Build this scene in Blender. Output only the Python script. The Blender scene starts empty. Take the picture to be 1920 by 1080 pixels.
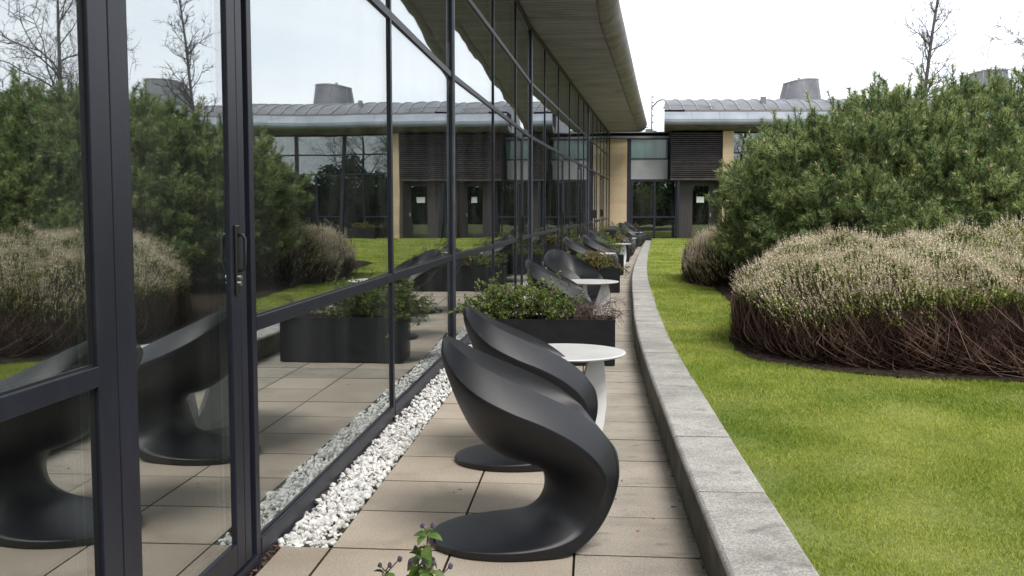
import bpy, math, random
import numpy as np
from mathutils import Vector, Matrix
R = math.radians
S = bpy.context.scene
C = S.collection
rnd = random.Random(7)
rng = np.random.default_rng(11)

# ---------------------------------------------------------------- camera, sky, sun, exposure
cam = bpy.data.objects.new('camera', bpy.data.cameras.new('camera'))
C.objects.link(cam); S.camera = cam
cam.location = (0, 0, 1.5)
cam.rotation_euler = (R(90 - 4.41), 0, 0)
cam.data.lens = 35; cam.data.sensor_width = 36
cam.data.clip_start = 0.05; cam.data.clip_end = 900

SUN_EL, SUN_AZ = 52, 150          # azimuth clockwise from +Y (north): behind and right of the camera
world = bpy.data.worlds.new('World'); S.world = world; world.use_nodes = True
wn = world.node_tree; wn.nodes.clear()
def wnode(t, **k):
    n = wn.nodes.new(t)
    for a, b in k.items(): setattr(n, a, b)
    return n
sky = wnode('ShaderNodeTexSky', sky_type='NISHITA', sun_disc=False, sun_elevation=R(SUN_EL), sun_rotation=R(SUN_AZ))
tc = wnode('ShaderNodeTexCoord')
mp = wnode('ShaderNodeMapping'); mp.inputs['Scale'].default_value = (1.2, 1.2, 4.0)
nz = wnode('ShaderNodeTexNoise'); nz.inputs['Scale'].default_value = 2.2; nz.inputs['Detail'].default_value = 6; nz.inputs['Distortion'].default_value = .6
cr = wnode('ShaderNodeValToRGB')
cr.color_ramp.elements[0].position = .3; cr.color_ramp.elements[0].color = (7.3, 7.7, 8.3, 1)
cr.color_ramp.elements[1].position = .7; cr.color_ramp.elements[1].color = (8.9, 9.0, 9.2, 1)
mx = wnode('ShaderNodeMixRGB'); mx.inputs['Fac'].default_value = .93      # overcast: the cloud deck hides nearly all the blue
bg = wnode('ShaderNodeBackground'); bg.inputs['Strength'].default_value = .1
wo = wnode('ShaderNodeOutputWorld')
L = wn.links.new
L(tc.outputs['Generated'], mp.inputs['Vector']); L(mp.outputs[0], nz.inputs['Vector']); L(nz.outputs['Fac'], cr.inputs['Fac'])
L(sky.outputs[0], mx.inputs['Color1']); L(cr.outputs['Color'], mx.inputs['Color2']); L(mx.outputs[0], bg.inputs['Color']); L(bg.outputs[0], wo.inputs['Surface'])

sd = bpy.data.lights.new('sun', 'SUN'); sd.energy = 2.0; sd.angle = R(24); sd.color = (1, .95, .88)
so = bpy.data.objects.new('sun', sd); C.objects.link(so)
d = Vector((math.sin(R(SUN_AZ)) * math.cos(R(SUN_EL)), math.cos(R(SUN_AZ)) * math.cos(R(SUN_EL)), math.sin(R(SUN_EL))))
so.rotation_euler = d.to_track_quat('Z', 'Y').to_euler(); so.location = (10, -10, 20)

S.view_settings.view_transform = 'Standard'; S.view_settings.look = 'None'
S.view_settings.exposure = .95; S.view_settings.gamma = 1; S.view_settings.use_curve_mapping = False
S.render.engine = 'CYCLES'
S.cycles.max_bounces = 8; S.cycles.transparent_max_bounces = 16; S.cycles.glossy_bounces = 4

# ---------------------------------------------------------------- materials
def mat(name, cols, scale=3, detail=4, rough=.7, metal=0, speck=0, speck_scale=150, bump=0, bump_scale=60,
        rand=0, island=0, stretch=None, spec=.5, blotch=None, trans=0):
    """cols: list of (position, rgb) for a noise-driven ramp.  speck: fine value variation.
    rand: value variation per object, island: per mesh island. blotch: (rgb, scale, threshold, amount) dirt patches."""
    m = bpy.data.materials.new(name); m.use_nodes = True
    t = m.node_tree; N = t.nodes; K = t.links.new
    b = N['Principled BSDF']
    b.inputs['Roughness'].default_value = rough; b.inputs['Metallic'].default_value = metal
    b.inputs['Specular IOR Level'].default_value = spec
    geo = N.new('ShaderNodeNewGeometry')
    vec = geo.outputs['Position']
    if stretch:
        q = N.new('ShaderNodeMapping'); q.inputs['Scale'].default_value = stretch; K(vec, q.inputs['Vector']); vec = q.outputs[0]
    def noise(sc, det=4, v=None):
        n = N.new('ShaderNodeTexNoise'); n.inputs['Scale'].default_value = sc; n.inputs['Detail'].default_value = det
        K(v or vec, n.inputs['Vector']); return n.outputs['Fac']
    def ramp(pts, f):
        r = N.new('ShaderNodeValToRGB'); e = r.color_ramp.elements
        e[0].position, e[0].color = pts[0][0], (*pts[0][1], 1)
        e[1].position, e[1].color = pts[-1][0], (*pts[-1][1], 1)
        for p, c in pts[1:-1]:
            x = e.new(p); x.color = (*c, 1)
        K(f, r.inputs['Fac']); return r.outputs['Color']
    if len(cols) == 1: cols = [(.3, cols[0][1]), (.7, cols[0][1])]
    col = ramp(cols, noise(scale, detail))
    def mulval(col, fac_out, lo, hi):
        mr = N.new('ShaderNodeMapRange'); mr.inputs['To Min'].default_value = lo; mr.inputs['To Max'].default_value = hi
        K(fac_out, mr.inputs['Value'])
        h = N.new('ShaderNodeVectorMath'); h.operation = 'SCALE'; K(col, h.inputs[0]); K(mr.outputs[0], h.inputs['Scale'])
        return h.outputs[0], mr
    if speck:
        col, mr = mulval(col, noise(speck_scale, 2, geo.outputs['Position']), 1 - speck, 1 + speck)
        mr.inputs['From Min'].default_value = .3; mr.inputs['From Max'].default_value = .7
    if rand:
        oi = N.new('ShaderNodeObjectInfo'); col, _ = mulval(col, oi.outputs['Random'], 1 - rand, 1 + rand)
    if island:
        col, _ = mulval(col, geo.outputs['Random Per Island'], 1 - island, 1 + island)
    if blotch:
        bc, bs, bt, ba = blotch
        f = ramp([(bt, (0, 0, 0)), (min(bt + .18, 1), (1, 1, 1))], noise(bs, 7))
        f2 = N.new('ShaderNodeMath'); f2.operation = 'MULTIPLY'; f2.inputs[1].default_value = ba; K(f, f2.inputs[0])
        x = N.new('ShaderNodeMixRGB'); x.inputs['Color2'].default_value = (*bc, 1); K(f2.outputs[0], x.inputs['Fac']); K(col, x.inputs['Color1'])
        col = x.outputs[0]
    K(col, b.inputs['Base Color'])
    if bump:
        bp = N.new('ShaderNodeBump'); bp.inputs['Strength'].default_value = min(bump, 1); bp.inputs['Distance'].default_value = .01
        K(noise(bump_scale, 4, geo.outputs['Position']), bp.inputs['Height']); K(bp.outputs[0], b.inputs['Normal'])
    if trans:                                   # light passing through thin leaves
        tr = N.new('ShaderNodeBsdfTranslucent'); K(col, tr.inputs['Color'])
        ms = N.new('ShaderNodeMixShader'); ms.inputs['Fac'].default_value = trans
        K(b.outputs[0], ms.inputs[1]); K(tr.outputs[0], ms.inputs[2]); K(ms.outputs[0], N['Material Output'].inputs['Surface'])
    return m

def leafmat(name, a, b, c, scale=2.5, isl=True, rough=.55, trans=.25, vary=.35, spec=.3):
    """foliage: hue from position noise plus a per-leaf pick"""
    m = bpy.data.materials.new(name); m.use_nodes = True
    t = m.node_tree; N = t.nodes; K = t.links.new; bs = N['Principled BSDF']
    geo = N.new('ShaderNodeNewGeometry'); n = N.new('ShaderNodeTexNoise'); n.inputs['Scale'].default_value = scale; n.inputs['Detail'].default_value = 3
    K(geo.outputs['Position'], n.inputs['Vector'])
    ma = N.new('ShaderNodeMath'); ma.operation = 'MULTIPLY_ADD'; K(geo.outputs['Random Per Island'], ma.inputs[0]); ma.inputs[1].default_value = vary
    sb = N.new('ShaderNodeMath'); sb.operation = 'SUBTRACT'; K(n.outputs['Fac'], sb.inputs[0]); sb.inputs[1].default_value = vary / 2; K(sb.outputs[0], ma.inputs[2])
    r = N.new('ShaderNodeValToRGB'); e = r.color_ramp.elements
    e[0].position, e[0].color = .25, (*a, 1); e[1].position, e[1].color = .75, (*c, 1); x = e.new(.5); x.color = (*b, 1)
    K(ma.outputs[0], r.inputs['Fac']); K(r.outputs[0], bs.inputs['Base Color']); bs.inputs['Roughness'].default_value = rough; bs.inputs['Specular IOR Level'].default_value = spec
    if trans:
        tr = N.new('ShaderNodeBsdfTranslucent'); K(r.outputs[0], tr.inputs['Color'])
        ms = N.new('ShaderNodeMixShader'); ms.inputs['Fac'].default_value = trans
        K(bs.outputs[0], ms.inputs[1]); K(tr.outputs[0], ms.inputs[2]); K(ms.outputs[0], N['Material Output'].inputs['Surface'])
    return m

def glassmat(name, lo, hi, tint, refl=(.95, .97, .985), wave=.14):
    """coated architectural glass: strong mirror, stronger at grazing angles, over a dark see-through tint"""
    m = bpy.data.materials.new(name); m.use_nodes = True
    t = m.node_tree; N = t.nodes; K = t.links.new; N.remove(N['Principled BSDF'])
    g = N.new('ShaderNodeBsdfGlossy'); g.inputs['Roughness'].default_value = 0.0; g.inputs['Color'].default_value = (*refl, 1)
    tr = N.new('ShaderNodeBsdfTransparent'); tr.inputs['Color'].default_value = (*tint, 1)
    lw = N.new('ShaderNodeLayerWeight'); lw.inputs['Blend'].default_value = .5
    mr = N.new('ShaderNodeMapRange'); mr.inputs['To Min'].default_value = lo; mr.inputs['To Max'].default_value = hi; K(lw.outputs['Facing'], mr.inputs['Value'])
    geo = N.new('ShaderNodeNewGeometry'); n = N.new('ShaderNodeTexNoise'); n.inputs['Scale'].default_value = .7; n.inputs['Detail'].default_value = 1.5
    oi = N.new('ShaderNodeObjectInfo'); ad = N.new('ShaderNodeVectorMath'); ad.operation = 'ADD'
    sc = N.new('ShaderNodeVectorMath'); sc.operation = 'SCALE'; sc.inputs[0].default_value = (31, 17, 53); K(oi.outputs['Random'], sc.inputs['Scale'])
    K(geo.outputs['Position'], ad.inputs[0]); K(sc.outputs[0], ad.inputs[1]); K(ad.outputs[0], n.inputs['Vector'])
    bp = N.new('ShaderNodeBump'); bp.inputs['Strength'].default_value = wave; bp.inputs['Distance'].default_value = .02; K(n.outputs['Fac'], bp.inputs['Height']); K(bp.outputs[0], g.inputs['Normal'])
    ms = N.new('ShaderNodeMixShader'); K(mr.outputs[0], ms.inputs['Fac']); K(tr.outputs[0], ms.inputs[1]); K(g.outputs[0], ms.inputs[2])
    df = N.new('ShaderNodeBsdfDiffuse'); df.inputs['Color'].default_value = (.5, .5, .48, 1)
    n2 = N.new('ShaderNodeTexNoise'); n2.inputs['Scale'].default_value = 2.2; n2.inputs['Detail'].default_value = 7
    mq = N.new('ShaderNodeMapping'); mq.inputs['Scale'].default_value = (1, 1, .22); K(ad.outputs[0], mq.inputs['Vector']); K(mq.outputs[0], n2.inputs['Vector'])
    m2 = N.new('ShaderNodeMapRange'); m2.inputs['From Min'].default_value = .42; m2.inputs['From Max'].default_value = .75; m2.inputs['To Min'].default_value = .004; m2.inputs['To Max'].default_value = .038; K(n2.outputs['Fac'], m2.inputs['Value'])
    mz = N.new('ShaderNodeMixShader'); K(m2.outputs[0], mz.inputs['Fac']); K(ms.outputs[0], mz.inputs[1]); K(df.outputs[0], mz.inputs[2])
    K(mz.outputs[0], N['Material Output'].inputs['Surface'])
    return m

M = {}
M['frame'] = mat('frame_paint', [(.35, (.0090, .0105, .0185)), (.7, (.0150, .0170, .0285))], scale=6, rough=.42, spec=.35, speck=.12, speck_scale=40, bump=.05, bump_scale=300, blotch=((.07, .07, .075), 9, .66, .25), stretch=(1, 1, .25))
M['frame_top'] = M['frame']
M['fin'] = mat('mullion_fin', [(.35, (.055, .058, .075)), (.7, (.085, .09, .11))], scale=5, rough=.28, metal=.4)
M['gasket'] = mat('black_rubber', [(0, (.006, .006, .007))], rough=.5)
M['spacer'] = mat('aluminium_spacer', [(.4, (.78, .84, .78)), (.6, (.88, .92, .88))], scale=90, rough=.35, metal=.6, speck=.3, speck_scale=260)
M['flashing'] = mat('blue_grey_flashing', [(.3, (.035, .04, .06)), (.7, (.06, .065, .09))], scale=4, rough=.4, metal=.2)
M['glass'] = glassmat('coated_glass', .36, .57, (.72, .78, .74))
M['glass_far'] = glassmat('far_glass', .16, .80, (.50, .60, .58), wave=.14)
M['handle'] = mat('dark_handle', [(0, (.012, .011, .011))], rough=.3)
M['steel'] = mat('worn_steel', [(.3, (.35, .33, .30)), (.7, (.55, .53, .5))], scale=40, rough=.3, metal=.9)
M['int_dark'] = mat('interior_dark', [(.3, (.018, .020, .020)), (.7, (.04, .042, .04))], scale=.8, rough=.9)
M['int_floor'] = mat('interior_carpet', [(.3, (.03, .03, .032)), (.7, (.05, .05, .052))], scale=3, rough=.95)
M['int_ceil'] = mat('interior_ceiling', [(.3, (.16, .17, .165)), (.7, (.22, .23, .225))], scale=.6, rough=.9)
M['blind'] = mat('pale_blind', [(.3, (.18, .27, .26)), (.7, (.26, .36, .34))], scale=2, rough=.6, stretch=(3, 3, .3))
M['soffit'] = mat('soffit_board', [(.3, (.22, .205, .215)), (.7, (.30, .28, .29))], scale=1.4, rough=.5, metal=.25, rand=.12, blotch=((.05, .045, .04), 1.1, .55, .5))
M['soffit_back'] = mat('soffit_void', [(0, (.01, .01, .01))], rough=.9)
M['lead'] = mat('weathered_lead', [(.3, (.135, .118, .118)), (.6, (.21, .185, .182)), (.75, (.29, .262, .255))], scale=2.2, detail=8, rough=.6, metal=.1, stretch=(1.2, 1, 2.5), blotch=((.06, .055, .05), 1.6, .5, .6))
M['zinc'] = mat('zinc_roof', [(.3, (.10, .106, .118)), (.7, (.165, .172, .188))], scale=1.8, detail=6, rough=.5, metal=.25, rand=.06, blotch=((.12, .12, .13), 2.5, .55, .5))
M['zinc_pale'] = mat('zinc_fascia', [(.3, (.155, .178, .215)), (.7, (.22, .245, .285))], scale=1.5, detail=6, rough=.55, metal=.12, blotch=((.5, .5, .5), 6, .64, .5))
M['seam'] = mat('zinc_seam', [(.3, (.17, .175, .19)), (.7, (.27, .275, .29))], scale=9, rough=.45, metal=.3)
M['stone_wall'] = mat('sandstone', [(.3, (.36, .275, .17)), (.6, (.42, .335, .22)), (.8, (.34, .265, .17))], scale=1.3, detail=7, rough=.9, speck=.08, speck_scale=40, rand=.08, bump=.3, bump_scale=25)
M['mortar'] = mat('pale_mortar', [(0, (.36, .28, .17))], rough=.95)
M['louvre'] = mat('louvre_slat', [(.3, (.028, .024, .026)), (.7, (.055, .047, .050))], scale=3, rough=.45, rand=.25, metal=.2)
M['panel_dark'] = mat('dark_timber_panel', [(.3, (.020, .016, .017)), (.7, (.038, .031, .032))], scale=4, rough=.5, stretch=(8, 8, .4))
M['panel_green'] = mat('green_glass_panel', [(.3, (.05, .11, .10)), (.7, (.10, .17, .16))], scale=1.6, rough=.12, stretch=(4, 4, .5), spec=.8)
M['panel_grey'] = mat('grey_panel', [(.3, (.22, .225, .24)), (.7, (.29, .295, .31))], scale=2, rough=.3)
M['paper'] = mat('white_paper', [(.4, (.70, .74, .72)), (.6, (.78, .80, .78))], scale=30, rough=.8)
M['slab'] = mat('beige_slab', [(.25, (.275, .228, .178)), (.55, (.345, .295, .238)), (.8, (.40, .35, .288))], scale=1.7, detail=8, rough=.85, speck=.24, speck_scale=130, rand=.10, bump=.35, bump_scale=220, blotch=((.22, .18, .135), 3.5, .56, .6))
M['slab_worn'] = mat('weathered_slab', [(.25, (.22, .195, .16)), (.5, (.30, .265, .22)), (.8, (.36, .32, .27))], scale=2.3, detail=9, rough=.88, speck=.30, speck_scale=120, rand=.12, bump=.4, bump_scale=200, blotch=((.12, .11, .09), 6.5, .57, .8), stretch=(1, 1.5, 1))
M['joint'] = mat('sand_joint', [(.3, (.035, .032, .022)), (.7, (.07, .065, .04))], scale=14, rough=.95, speck=.4, spec=.1)
M['kerb'] = mat('granite_kerb', [(.25, (.21, .20, .182)), (.5, (.31, .30, .278)), (.75, (.38, .37, .345))], scale=3.2, detail=10, rough=.82, speck=.42, speck_scale=115, rand=.07, bump=.5, bump_scale=230, blotch=((.12, .112, .10), 7.5, .56, .75), stretch=(1, 1.5, 1))
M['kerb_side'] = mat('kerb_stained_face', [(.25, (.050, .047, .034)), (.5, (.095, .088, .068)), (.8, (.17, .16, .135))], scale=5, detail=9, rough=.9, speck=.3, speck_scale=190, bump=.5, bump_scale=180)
M['soil'] = mat('dark_soil', [(.3, (.016, .012, .010)), (.7, (.045, .034, .028))], scale=18, detail=8, rough=1, speck=.4, speck_scale=90, bump=1, bump_scale=45, spec=.03)
M['lawn'] = mat('lawn_ground', [(.3, (.09, .12, .022)), (.5, (.14, .165, .034)), (.7, (.19, .20, .055))], scale=1.1, detail=8, rough=.95, speck=.35, speck_scale=120, bump=1, bump_scale=90)
M['grass'] = leafmat('grass_blade', (.14, .22, .025), (.28, .345, .050), (.47, .49, .13), scale=1.3, trans=.3, vary=.36, rough=.5)
M['pebble'] = mat('white_pebble', [(.3, (.52, .51, .49)), (.7, (.72, .72, .70))], scale=30, rough=.6, island=.24, speck=.06, speck_scale=200, blotch=((.42, .33, .24), 26, .64, .7))
M['bark'] = mat('bark_chip', [(.3, (.06, .028, .016)), (.7, (.16, .075, .04))], scale=40, rough=.9, island=.4)
M['chair'] = mat('charcoal_shell', [(.3, (.0048, .0055, .0085)), (.7, (.0068, .0078, .0115))], scale=5, rough=.46, speck=.22, speck_scale=260, bump=.12, bump_scale=600, spec=.48, blotch=((.022, .023, .026), 14, .60, .5))
M['table'] = mat('white_table', [(.3, (.46, .46, .455)), (.7, (.54, .54, .53))], scale=3, rough=.35, blotch=((.5, .46, .38), 12, .66, .35))
M['planter'] = mat('black_planter', [(.3, (.004, .0045, .006)), (.7, (.009, .010, .012))], scale=5, rough=.5, spec=.28, blotch=((.045, .045, .045), 12, .64, .35), stretch=(1, 1, 2.5))
M['leaf'] = leafmat('small_leaf', (.045, .09, .018), (.10, .17, .034), (.21, .25, .05), scale=9, vary=.7)
M['leaf_red'] = leafmat('bronze_leaf', (.06, .10, .02), (.14, .17, .035), (.22, .13, .04), scale=9, vary=.8)
M['leaf_big'] = leafmat('broad_leaf', (.032, .075, .018), (.070, .135, .028), (.17, .22, .045), scale=16, vary=.6, rough=.4, spec=.5)
M['bud'] = mat('purple_bud', [(.3, (.035, .025, .05)), (.7, (.08, .055, .10))], scale=50, rough=.8)
M['twig'] = mat('grey_twig', [(.3, (.085, .055, .045)), (.7, (.17, .125, .105))], scale=20, rough=.9, island=.35)
M['needle'] = leafmat('pine_needle', (.060, .110, .045), (.170, .245, .090), (.40, .46, .17), scale=2.6, vary=.5, trans=.28)
M['pinebud'] = mat('pine_candle', [(.3, (.36, .20, .12)), (.7, (.50, .32, .21))], scale=20, rough=.8, island=.25)
M['wood'] = mat('pine_branch', [(.3, (.05, .035, .028)), (.7, (.12, .09, .07))], scale=12, rough=.95)
M['heath_pale'] = leafmat('heather_flower', (.31, .25, .165), (.53, .455, .325), (.70, .63, .48), scale=2.2, vary=.6, rough=.8, trans=.15)
M['heath_green'] = leafmat('heather_green', (.05, .07, .022), (.12, .16, .035), (.27, .34, .055), scale=3, vary=.6, rough=.7, trans=.2)
M['heath_twig'] = leafmat('heather_twig', (.022, .011, .009), (.052, .028, .022), (.19, .125, .10), scale=3.5, vary=.7, rough=.9, trans=0, spec=.1)
M['heath_fill'] = mat('heather_dark_fill', [(.3, (.010, .006, .005)), (.7, (.024, .015, .012))], scale=14, rough=1, bump=1, bump_scale=40, spec=.03)  # near-black filler added inside the heather mounds
M['treebark'] = mat('bare_bark', [(.3, (.045, .038, .04)), (.7, (.10, .085, .085))], scale=6, rough=.95)
M['dryleaf'] = mat('dry_leaf', [(.3, (.16, .07, .03)), (.7, (.32, .18, .08))], scale=30, rough=.9, island=.3)
M['backdrop_trees'] = leafmat('backdrop_leaf', (.02, .045, .012), (.04, .075, .02), (.08, .12, .03), scale=1.2)
M['pole'] = mat('galvanised_pole', [(.3, (.16, .16, .17)), (.7, (.26, .26, .27))], scale=8, rough=.5, metal=.5)
M['render_wall'] = mat('distant_wall', [(.3, (.18, .17, .16)), (.7, (.24, .23, .22))], scale=1, rough=.9)

# ---------------------------------------------------------------- mesh helpers
def mesh_np(name, v, loops, sizes, mi=None, smooth=False):
    me = bpy.data.meshes.new(name)
    v = np.asarray(v, dtype=np.float32).reshape(-1, 3); loops = np.asarray(loops, dtype=np.int32).ravel(); sizes = np.asarray(sizes, dtype=np.int32).ravel()
    me.vertices.add(len(v)); me.vertices.foreach_set('co', v.ravel())
    me.loops.add(len(loops)); me.loops.foreach_set('vertex_index', loops)
    me.polygons.add(len(sizes)); st = np.zeros(len(sizes), dtype=np.int32); st[1:] = np.cumsum(sizes)[:-1]
    me.polygons.foreach_set('loop_start', st); me.polygons.foreach_set('loop_total', sizes)
    if mi is not None: me.polygons.foreach_set('material_index', np.asarray(mi, dtype=np.int32))
    me.polygons.foreach_set('use_smooth', np.full(len(sizes), bool(smooth)))
    me.update(calc_edges=True); me.validate()
    return me
class MB:
    """collects polygons for one mesh"""
    def __init__(s): s.v = []; s.f = []; s.m = []
    def add(s, vs, fs, mi=0):
        n = len(s.v); s.v += [tuple(map(float, p)) for p in vs]; s.f += [tuple(n + i for i in f) for f in fs]; s.m += [mi] * len(fs)
        return s
    def box(s, x0, x1, y0, y1, z0, z1, mi=0):
        return s.hexa([(x0, y0), (x1, y0), (x1, y1), (x0, y1)], z0, z1, mi)
    def hexa(s, q, z0, z1, mi=0):
        """quad footprint q (counter-clockwise), z0/z1 numbers or four-lists"""
        a = z0 if hasattr(z0, '__len__') else [z0] * 4; b = z1 if hasattr(z1, '__len__') else [z1] * 4
        vs = [(q[i][0], q[i][1], a[i]) for i in range(4)] + [(q[i][0], q[i][1], b[i]) for i in range(4)]
        return s.add(vs, [(3, 2, 1, 0), (4, 5, 6, 7), (0, 1, 5, 4), (1, 2, 6, 5), (2, 3, 7, 6), (3, 0, 4, 7)], mi)
    def tube(s, pts, rad, n=6, mi=0, cap=True):
        pts = [Vector(p) for p in pts]; base = len(s.v); k = len(pts)
        rad = rad if hasattr(rad, '__len__') else [rad] * k
        up = None; vs = []
        for i, p in enumerate(pts):
            t = (pts[min(i + 1, k - 1)] - pts[max(i - 1, 0)]).normalized()
            if up is None: up = t.orthogonal().normalized()
            up = (up - t * up.dot(t)); up = up.normalized() if up.length > 1e-6 else t.orthogonal().normalized()
            w = t.cross(up)
            for j in range(n):
                a = 2 * math.pi * j / n; vs.append(p + (up * math.cos(a) + w * math.sin(a)) * rad[i])
        fs = [(i * n + j, i * n + (j + 1) % n, (i + 1) * n + (j + 1) % n, (i + 1) * n + j) for i in range(k - 1) for j in range(n)]
        if cap: fs += [tuple(reversed(range(n))), tuple((k - 1) * n + j for j in range(n))]
        return s.add(vs, fs, mi)
    def mesh(s, name, mats, smooth=False):
        loops = [i for f in s.f for i in f]
        me = mesh_np(name, s.v, loops, [len(f) for f in s.f], s.m, smooth)
        for m in (mats if isinstance(mats, (list, tuple)) else [mats]): me.materials.append(m)
        return me
    def build(s, name, mats, parent=None, smooth=False, **k):
        return link(name, s.mesh(name, mats, smooth), parent, **k)
def link(name, me, parent=None, loc=None, rotz=None, kind=None, label=None, cat=None, group=None):
    o = bpy.data.objects.new(name, me); C.objects.link(o)
    if parent is not None: o.parent = parent
    if loc is not None: o.location = loc
    if rotz is not None: o.rotation_euler = (0, 0, rotz)
    for a, b in (('kind', kind), ('label', label), ('category', cat), ('group', group)):
        if b: o[a] = b
    return o
def thing(name, label, cat, loc=(0, 0, 0), rotz=0, group=None):
    return link(name, None, None, loc, rotz, None, label, cat, group)
def kids(o): return [c for c in bpy.data.objects if c.parent == o]
def dup(o, loc=None, rotz=None, label=None, parent=None):
    c = o.copy(); C.objects.link(c)
    if parent is not None: c.parent = parent
    if loc is not None: c.location = loc
    if rotz is not None: c.rotation_euler = (0, 0, rotz)
    if label: c['label'] = label
    for k in kids(o): dup(k, parent=c)
    return c
def bevel_obj(o, w=.004, seg=2):
    b = o.modifiers.new('bevel', 'BEVEL'); b.width = w; b.segments = seg; b.limit_method = 'ANGLE'
    return o
def tri_np(name, P, mats, mi=None, k=3, smooth=False):
    """P: (n,k,3) loose polygons"""
    n = P.shape[0]
    me = mesh_np(name, P.reshape(-1, 3), np.arange(n * k), np.full(n, k), mi, smooth)
    for m in (mats if isinstance(mats, (list, tuple)) else [mats]): me.materials.append(m)
    return me
def unit(a): return a / (np.linalg.norm(a, axis=-1, keepdims=True) + 1e-9)
def tubes_np(name, P, rad, m, parent, n=3, **k):
    """P: (count, pts, 3) centre lines, rad: (count, pts)"""
    c, q, _ = P.shape
    T = unit(np.gradient(P, axis=1)); ref = np.tile(np.array([.31, .17, .93]), (c, q, 1))
    U = unit(np.cross(T, ref)); W = np.cross(T, U)
    V = np.stack([P + (U * math.cos(2 * math.pi * j / n) + W * math.sin(2 * math.pi * j / n)) * rad[..., None] for j in range(n)], 2)   # c,q,n,3
    idx = np.arange(c * q * n).reshape(c, q, n); nx = np.roll(idx, -1, axis=2)
    F = np.stack([idx[:, :-1], nx[:, :-1], nx[:, 1:], idx[:, 1:]], -1).reshape(-1, 4)
    me = mesh_np(name, V.reshape(-1, 3), F.ravel(), np.full(len(F), 4), None, True); me.materials.append(m)
    return link(name, me, parent, **k)

# ---------------------------------------------------------------- plan curves (metres; camera at x=0,y=0, looking along +y)
FAC = [(-2.046, -8.0), (-.608, 10.2), (.352, 18.6), (2.46, 32.3), (4.27, 43.8)]
def FX(y):
    ys = [p[1] for p in FAC]; xs = [p[0] for p in FAC]; return float(np.interp(y, ys, xs))
KY = [-6, 1.0, 4.48, 5.65, 6.73, 7.76, 9.86, 12.26, 14.7, 17.0, 19.75, 23.2, 27, 31, 36, 41, 43.7]
KX = [.26, .60, .84, .925, 1.008, 1.088, 1.262, 1.505, 1.79, 2.05, 2.38, 2.84, 3.38, 3.96, 4.70, 5.42, 5.81]
def KXL(y): return float(np.interp(y, KY, KX))
def smooth_k(y): return (KXL(y - .5) + KXL(y) + KXL(y + .5)) / 3
def KXR(y): return smooth_k(y) + .325
def zg(y): return 0 if y < 14 else .22 * ((y - 14) / 30) ** 1.1
def lawn_z(x, y): return .205 + .0025 * max(0, y - 8)

# ---------------------------------------------------------------- ground, patio, lawn, bed
MB().box(-160, 160, -160, 260, -.4, -.06).build('ground', M['lawn'], kind='structure')
patio = link('patio', None, kind='structure')
mb = MB(); ys = np.arange(-6, 44.01, 1.0)
for a, b in zip(ys[:-1], ys[1:]):
    mb.hexa([(FX(a) - .3, a), (KXL(a) + .1, a), (KXL(b) + .1, b), (FX(b) - .3, b)], -.12, [zg(a) - .022, zg(a) - .022, zg(b) - .022, zg(b) - .022])
mb.build('sand_bed', M['joint'], patio, kind='stuff')

def slab(q, m, z0):
    """q corner list ccw; chamfered top"""
    cx = sum(p[0] for p in q) / 4; cy = sum(p[1] for p in q) / 4
    dz = rnd.uniform(-.0016, .0016); c = .0028
    def ins(p, w): 
        vx, vy = cx - p[0], cy - p[1]; return (p[0] + math.copysign(w, vx), p[1] + math.copysign(w, vy))
    out = [ins(p, .0030) for p in q]; inn = [ins(p, .0030 + c) for p in q]
    zz = [z0(p[1]) + dz for p in q]
    mb = MB()
    vs = [(out[i][0], out[i][1], zz[i] - .045) for i in range(4)] + [(out[i][0], out[i][1], zz[i] - c * .8) for i in range(4)] + [(inn[i][0], inn[i][1], zz[i]) for i in range(4)]
    fs = [(8, 9, 10, 11)]
    for i in range(4):
        j = (i + 1) % 4; fs += [(i, j, 4 + j, 4 + i), (4 + i, 4 + j, 8 + j, 8 + i)]
    mb.add(vs, fs); mb.m = [0] + [1] * 8; mb.build('paving_slab', [m, M['joint']], patio)
ROW = .556; Y0 = 4.35
def gravel_edge(y): return FX(y) + .262
skew = -.085                       # slab rows run slightly askew to the picture plane
def rowpt(yl, s):                  # point on the row line starting at the gravel edge, s metres along
    return (gravel_edge(yl) + s, yl + skew * s)
def rowend(yl):
    s = 1.6
    for _ in range(6):
        y = yl + skew * s; s = KXL(y) + .01 - gravel_edge(yl)
    return s
k0 = -6
for k in range(k0, 71):
    ya, yb = Y0 + ROW * k, Y0 + ROW * (k + 1)
    if ya < .8 or yb > 43.7: continue
    ea, eb = rowend(ya), rowend(yb)
    cuts = [0, .54, 1.08]
    if ea > 1.62 + .15 and eb > 1.62 + .15: cuts.append(1.62)
    if k < 0: cuts = [-.262 + .035] + cuts if k < -1 else [-.262 + .035] + cuts
    ca = cuts + [ea]; cb = cuts + [eb]
    for i in range(len(ca) - 1):
        if k > 44 and i % 2 == 1: continue
        j = i + 1 if k <= 44 else min(i + 2, len(ca) - 1)
        q = [rowpt(ya, ca[i]), rowpt(ya, ca[j]), rowpt(yb, cb[j]), rowpt(yb, cb[i])]
        slab(q, M['slab_worn'] if (j == len(ca) - 1 or (rnd.random() < .15 and k > 3)) else M['slab'], zg)

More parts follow.
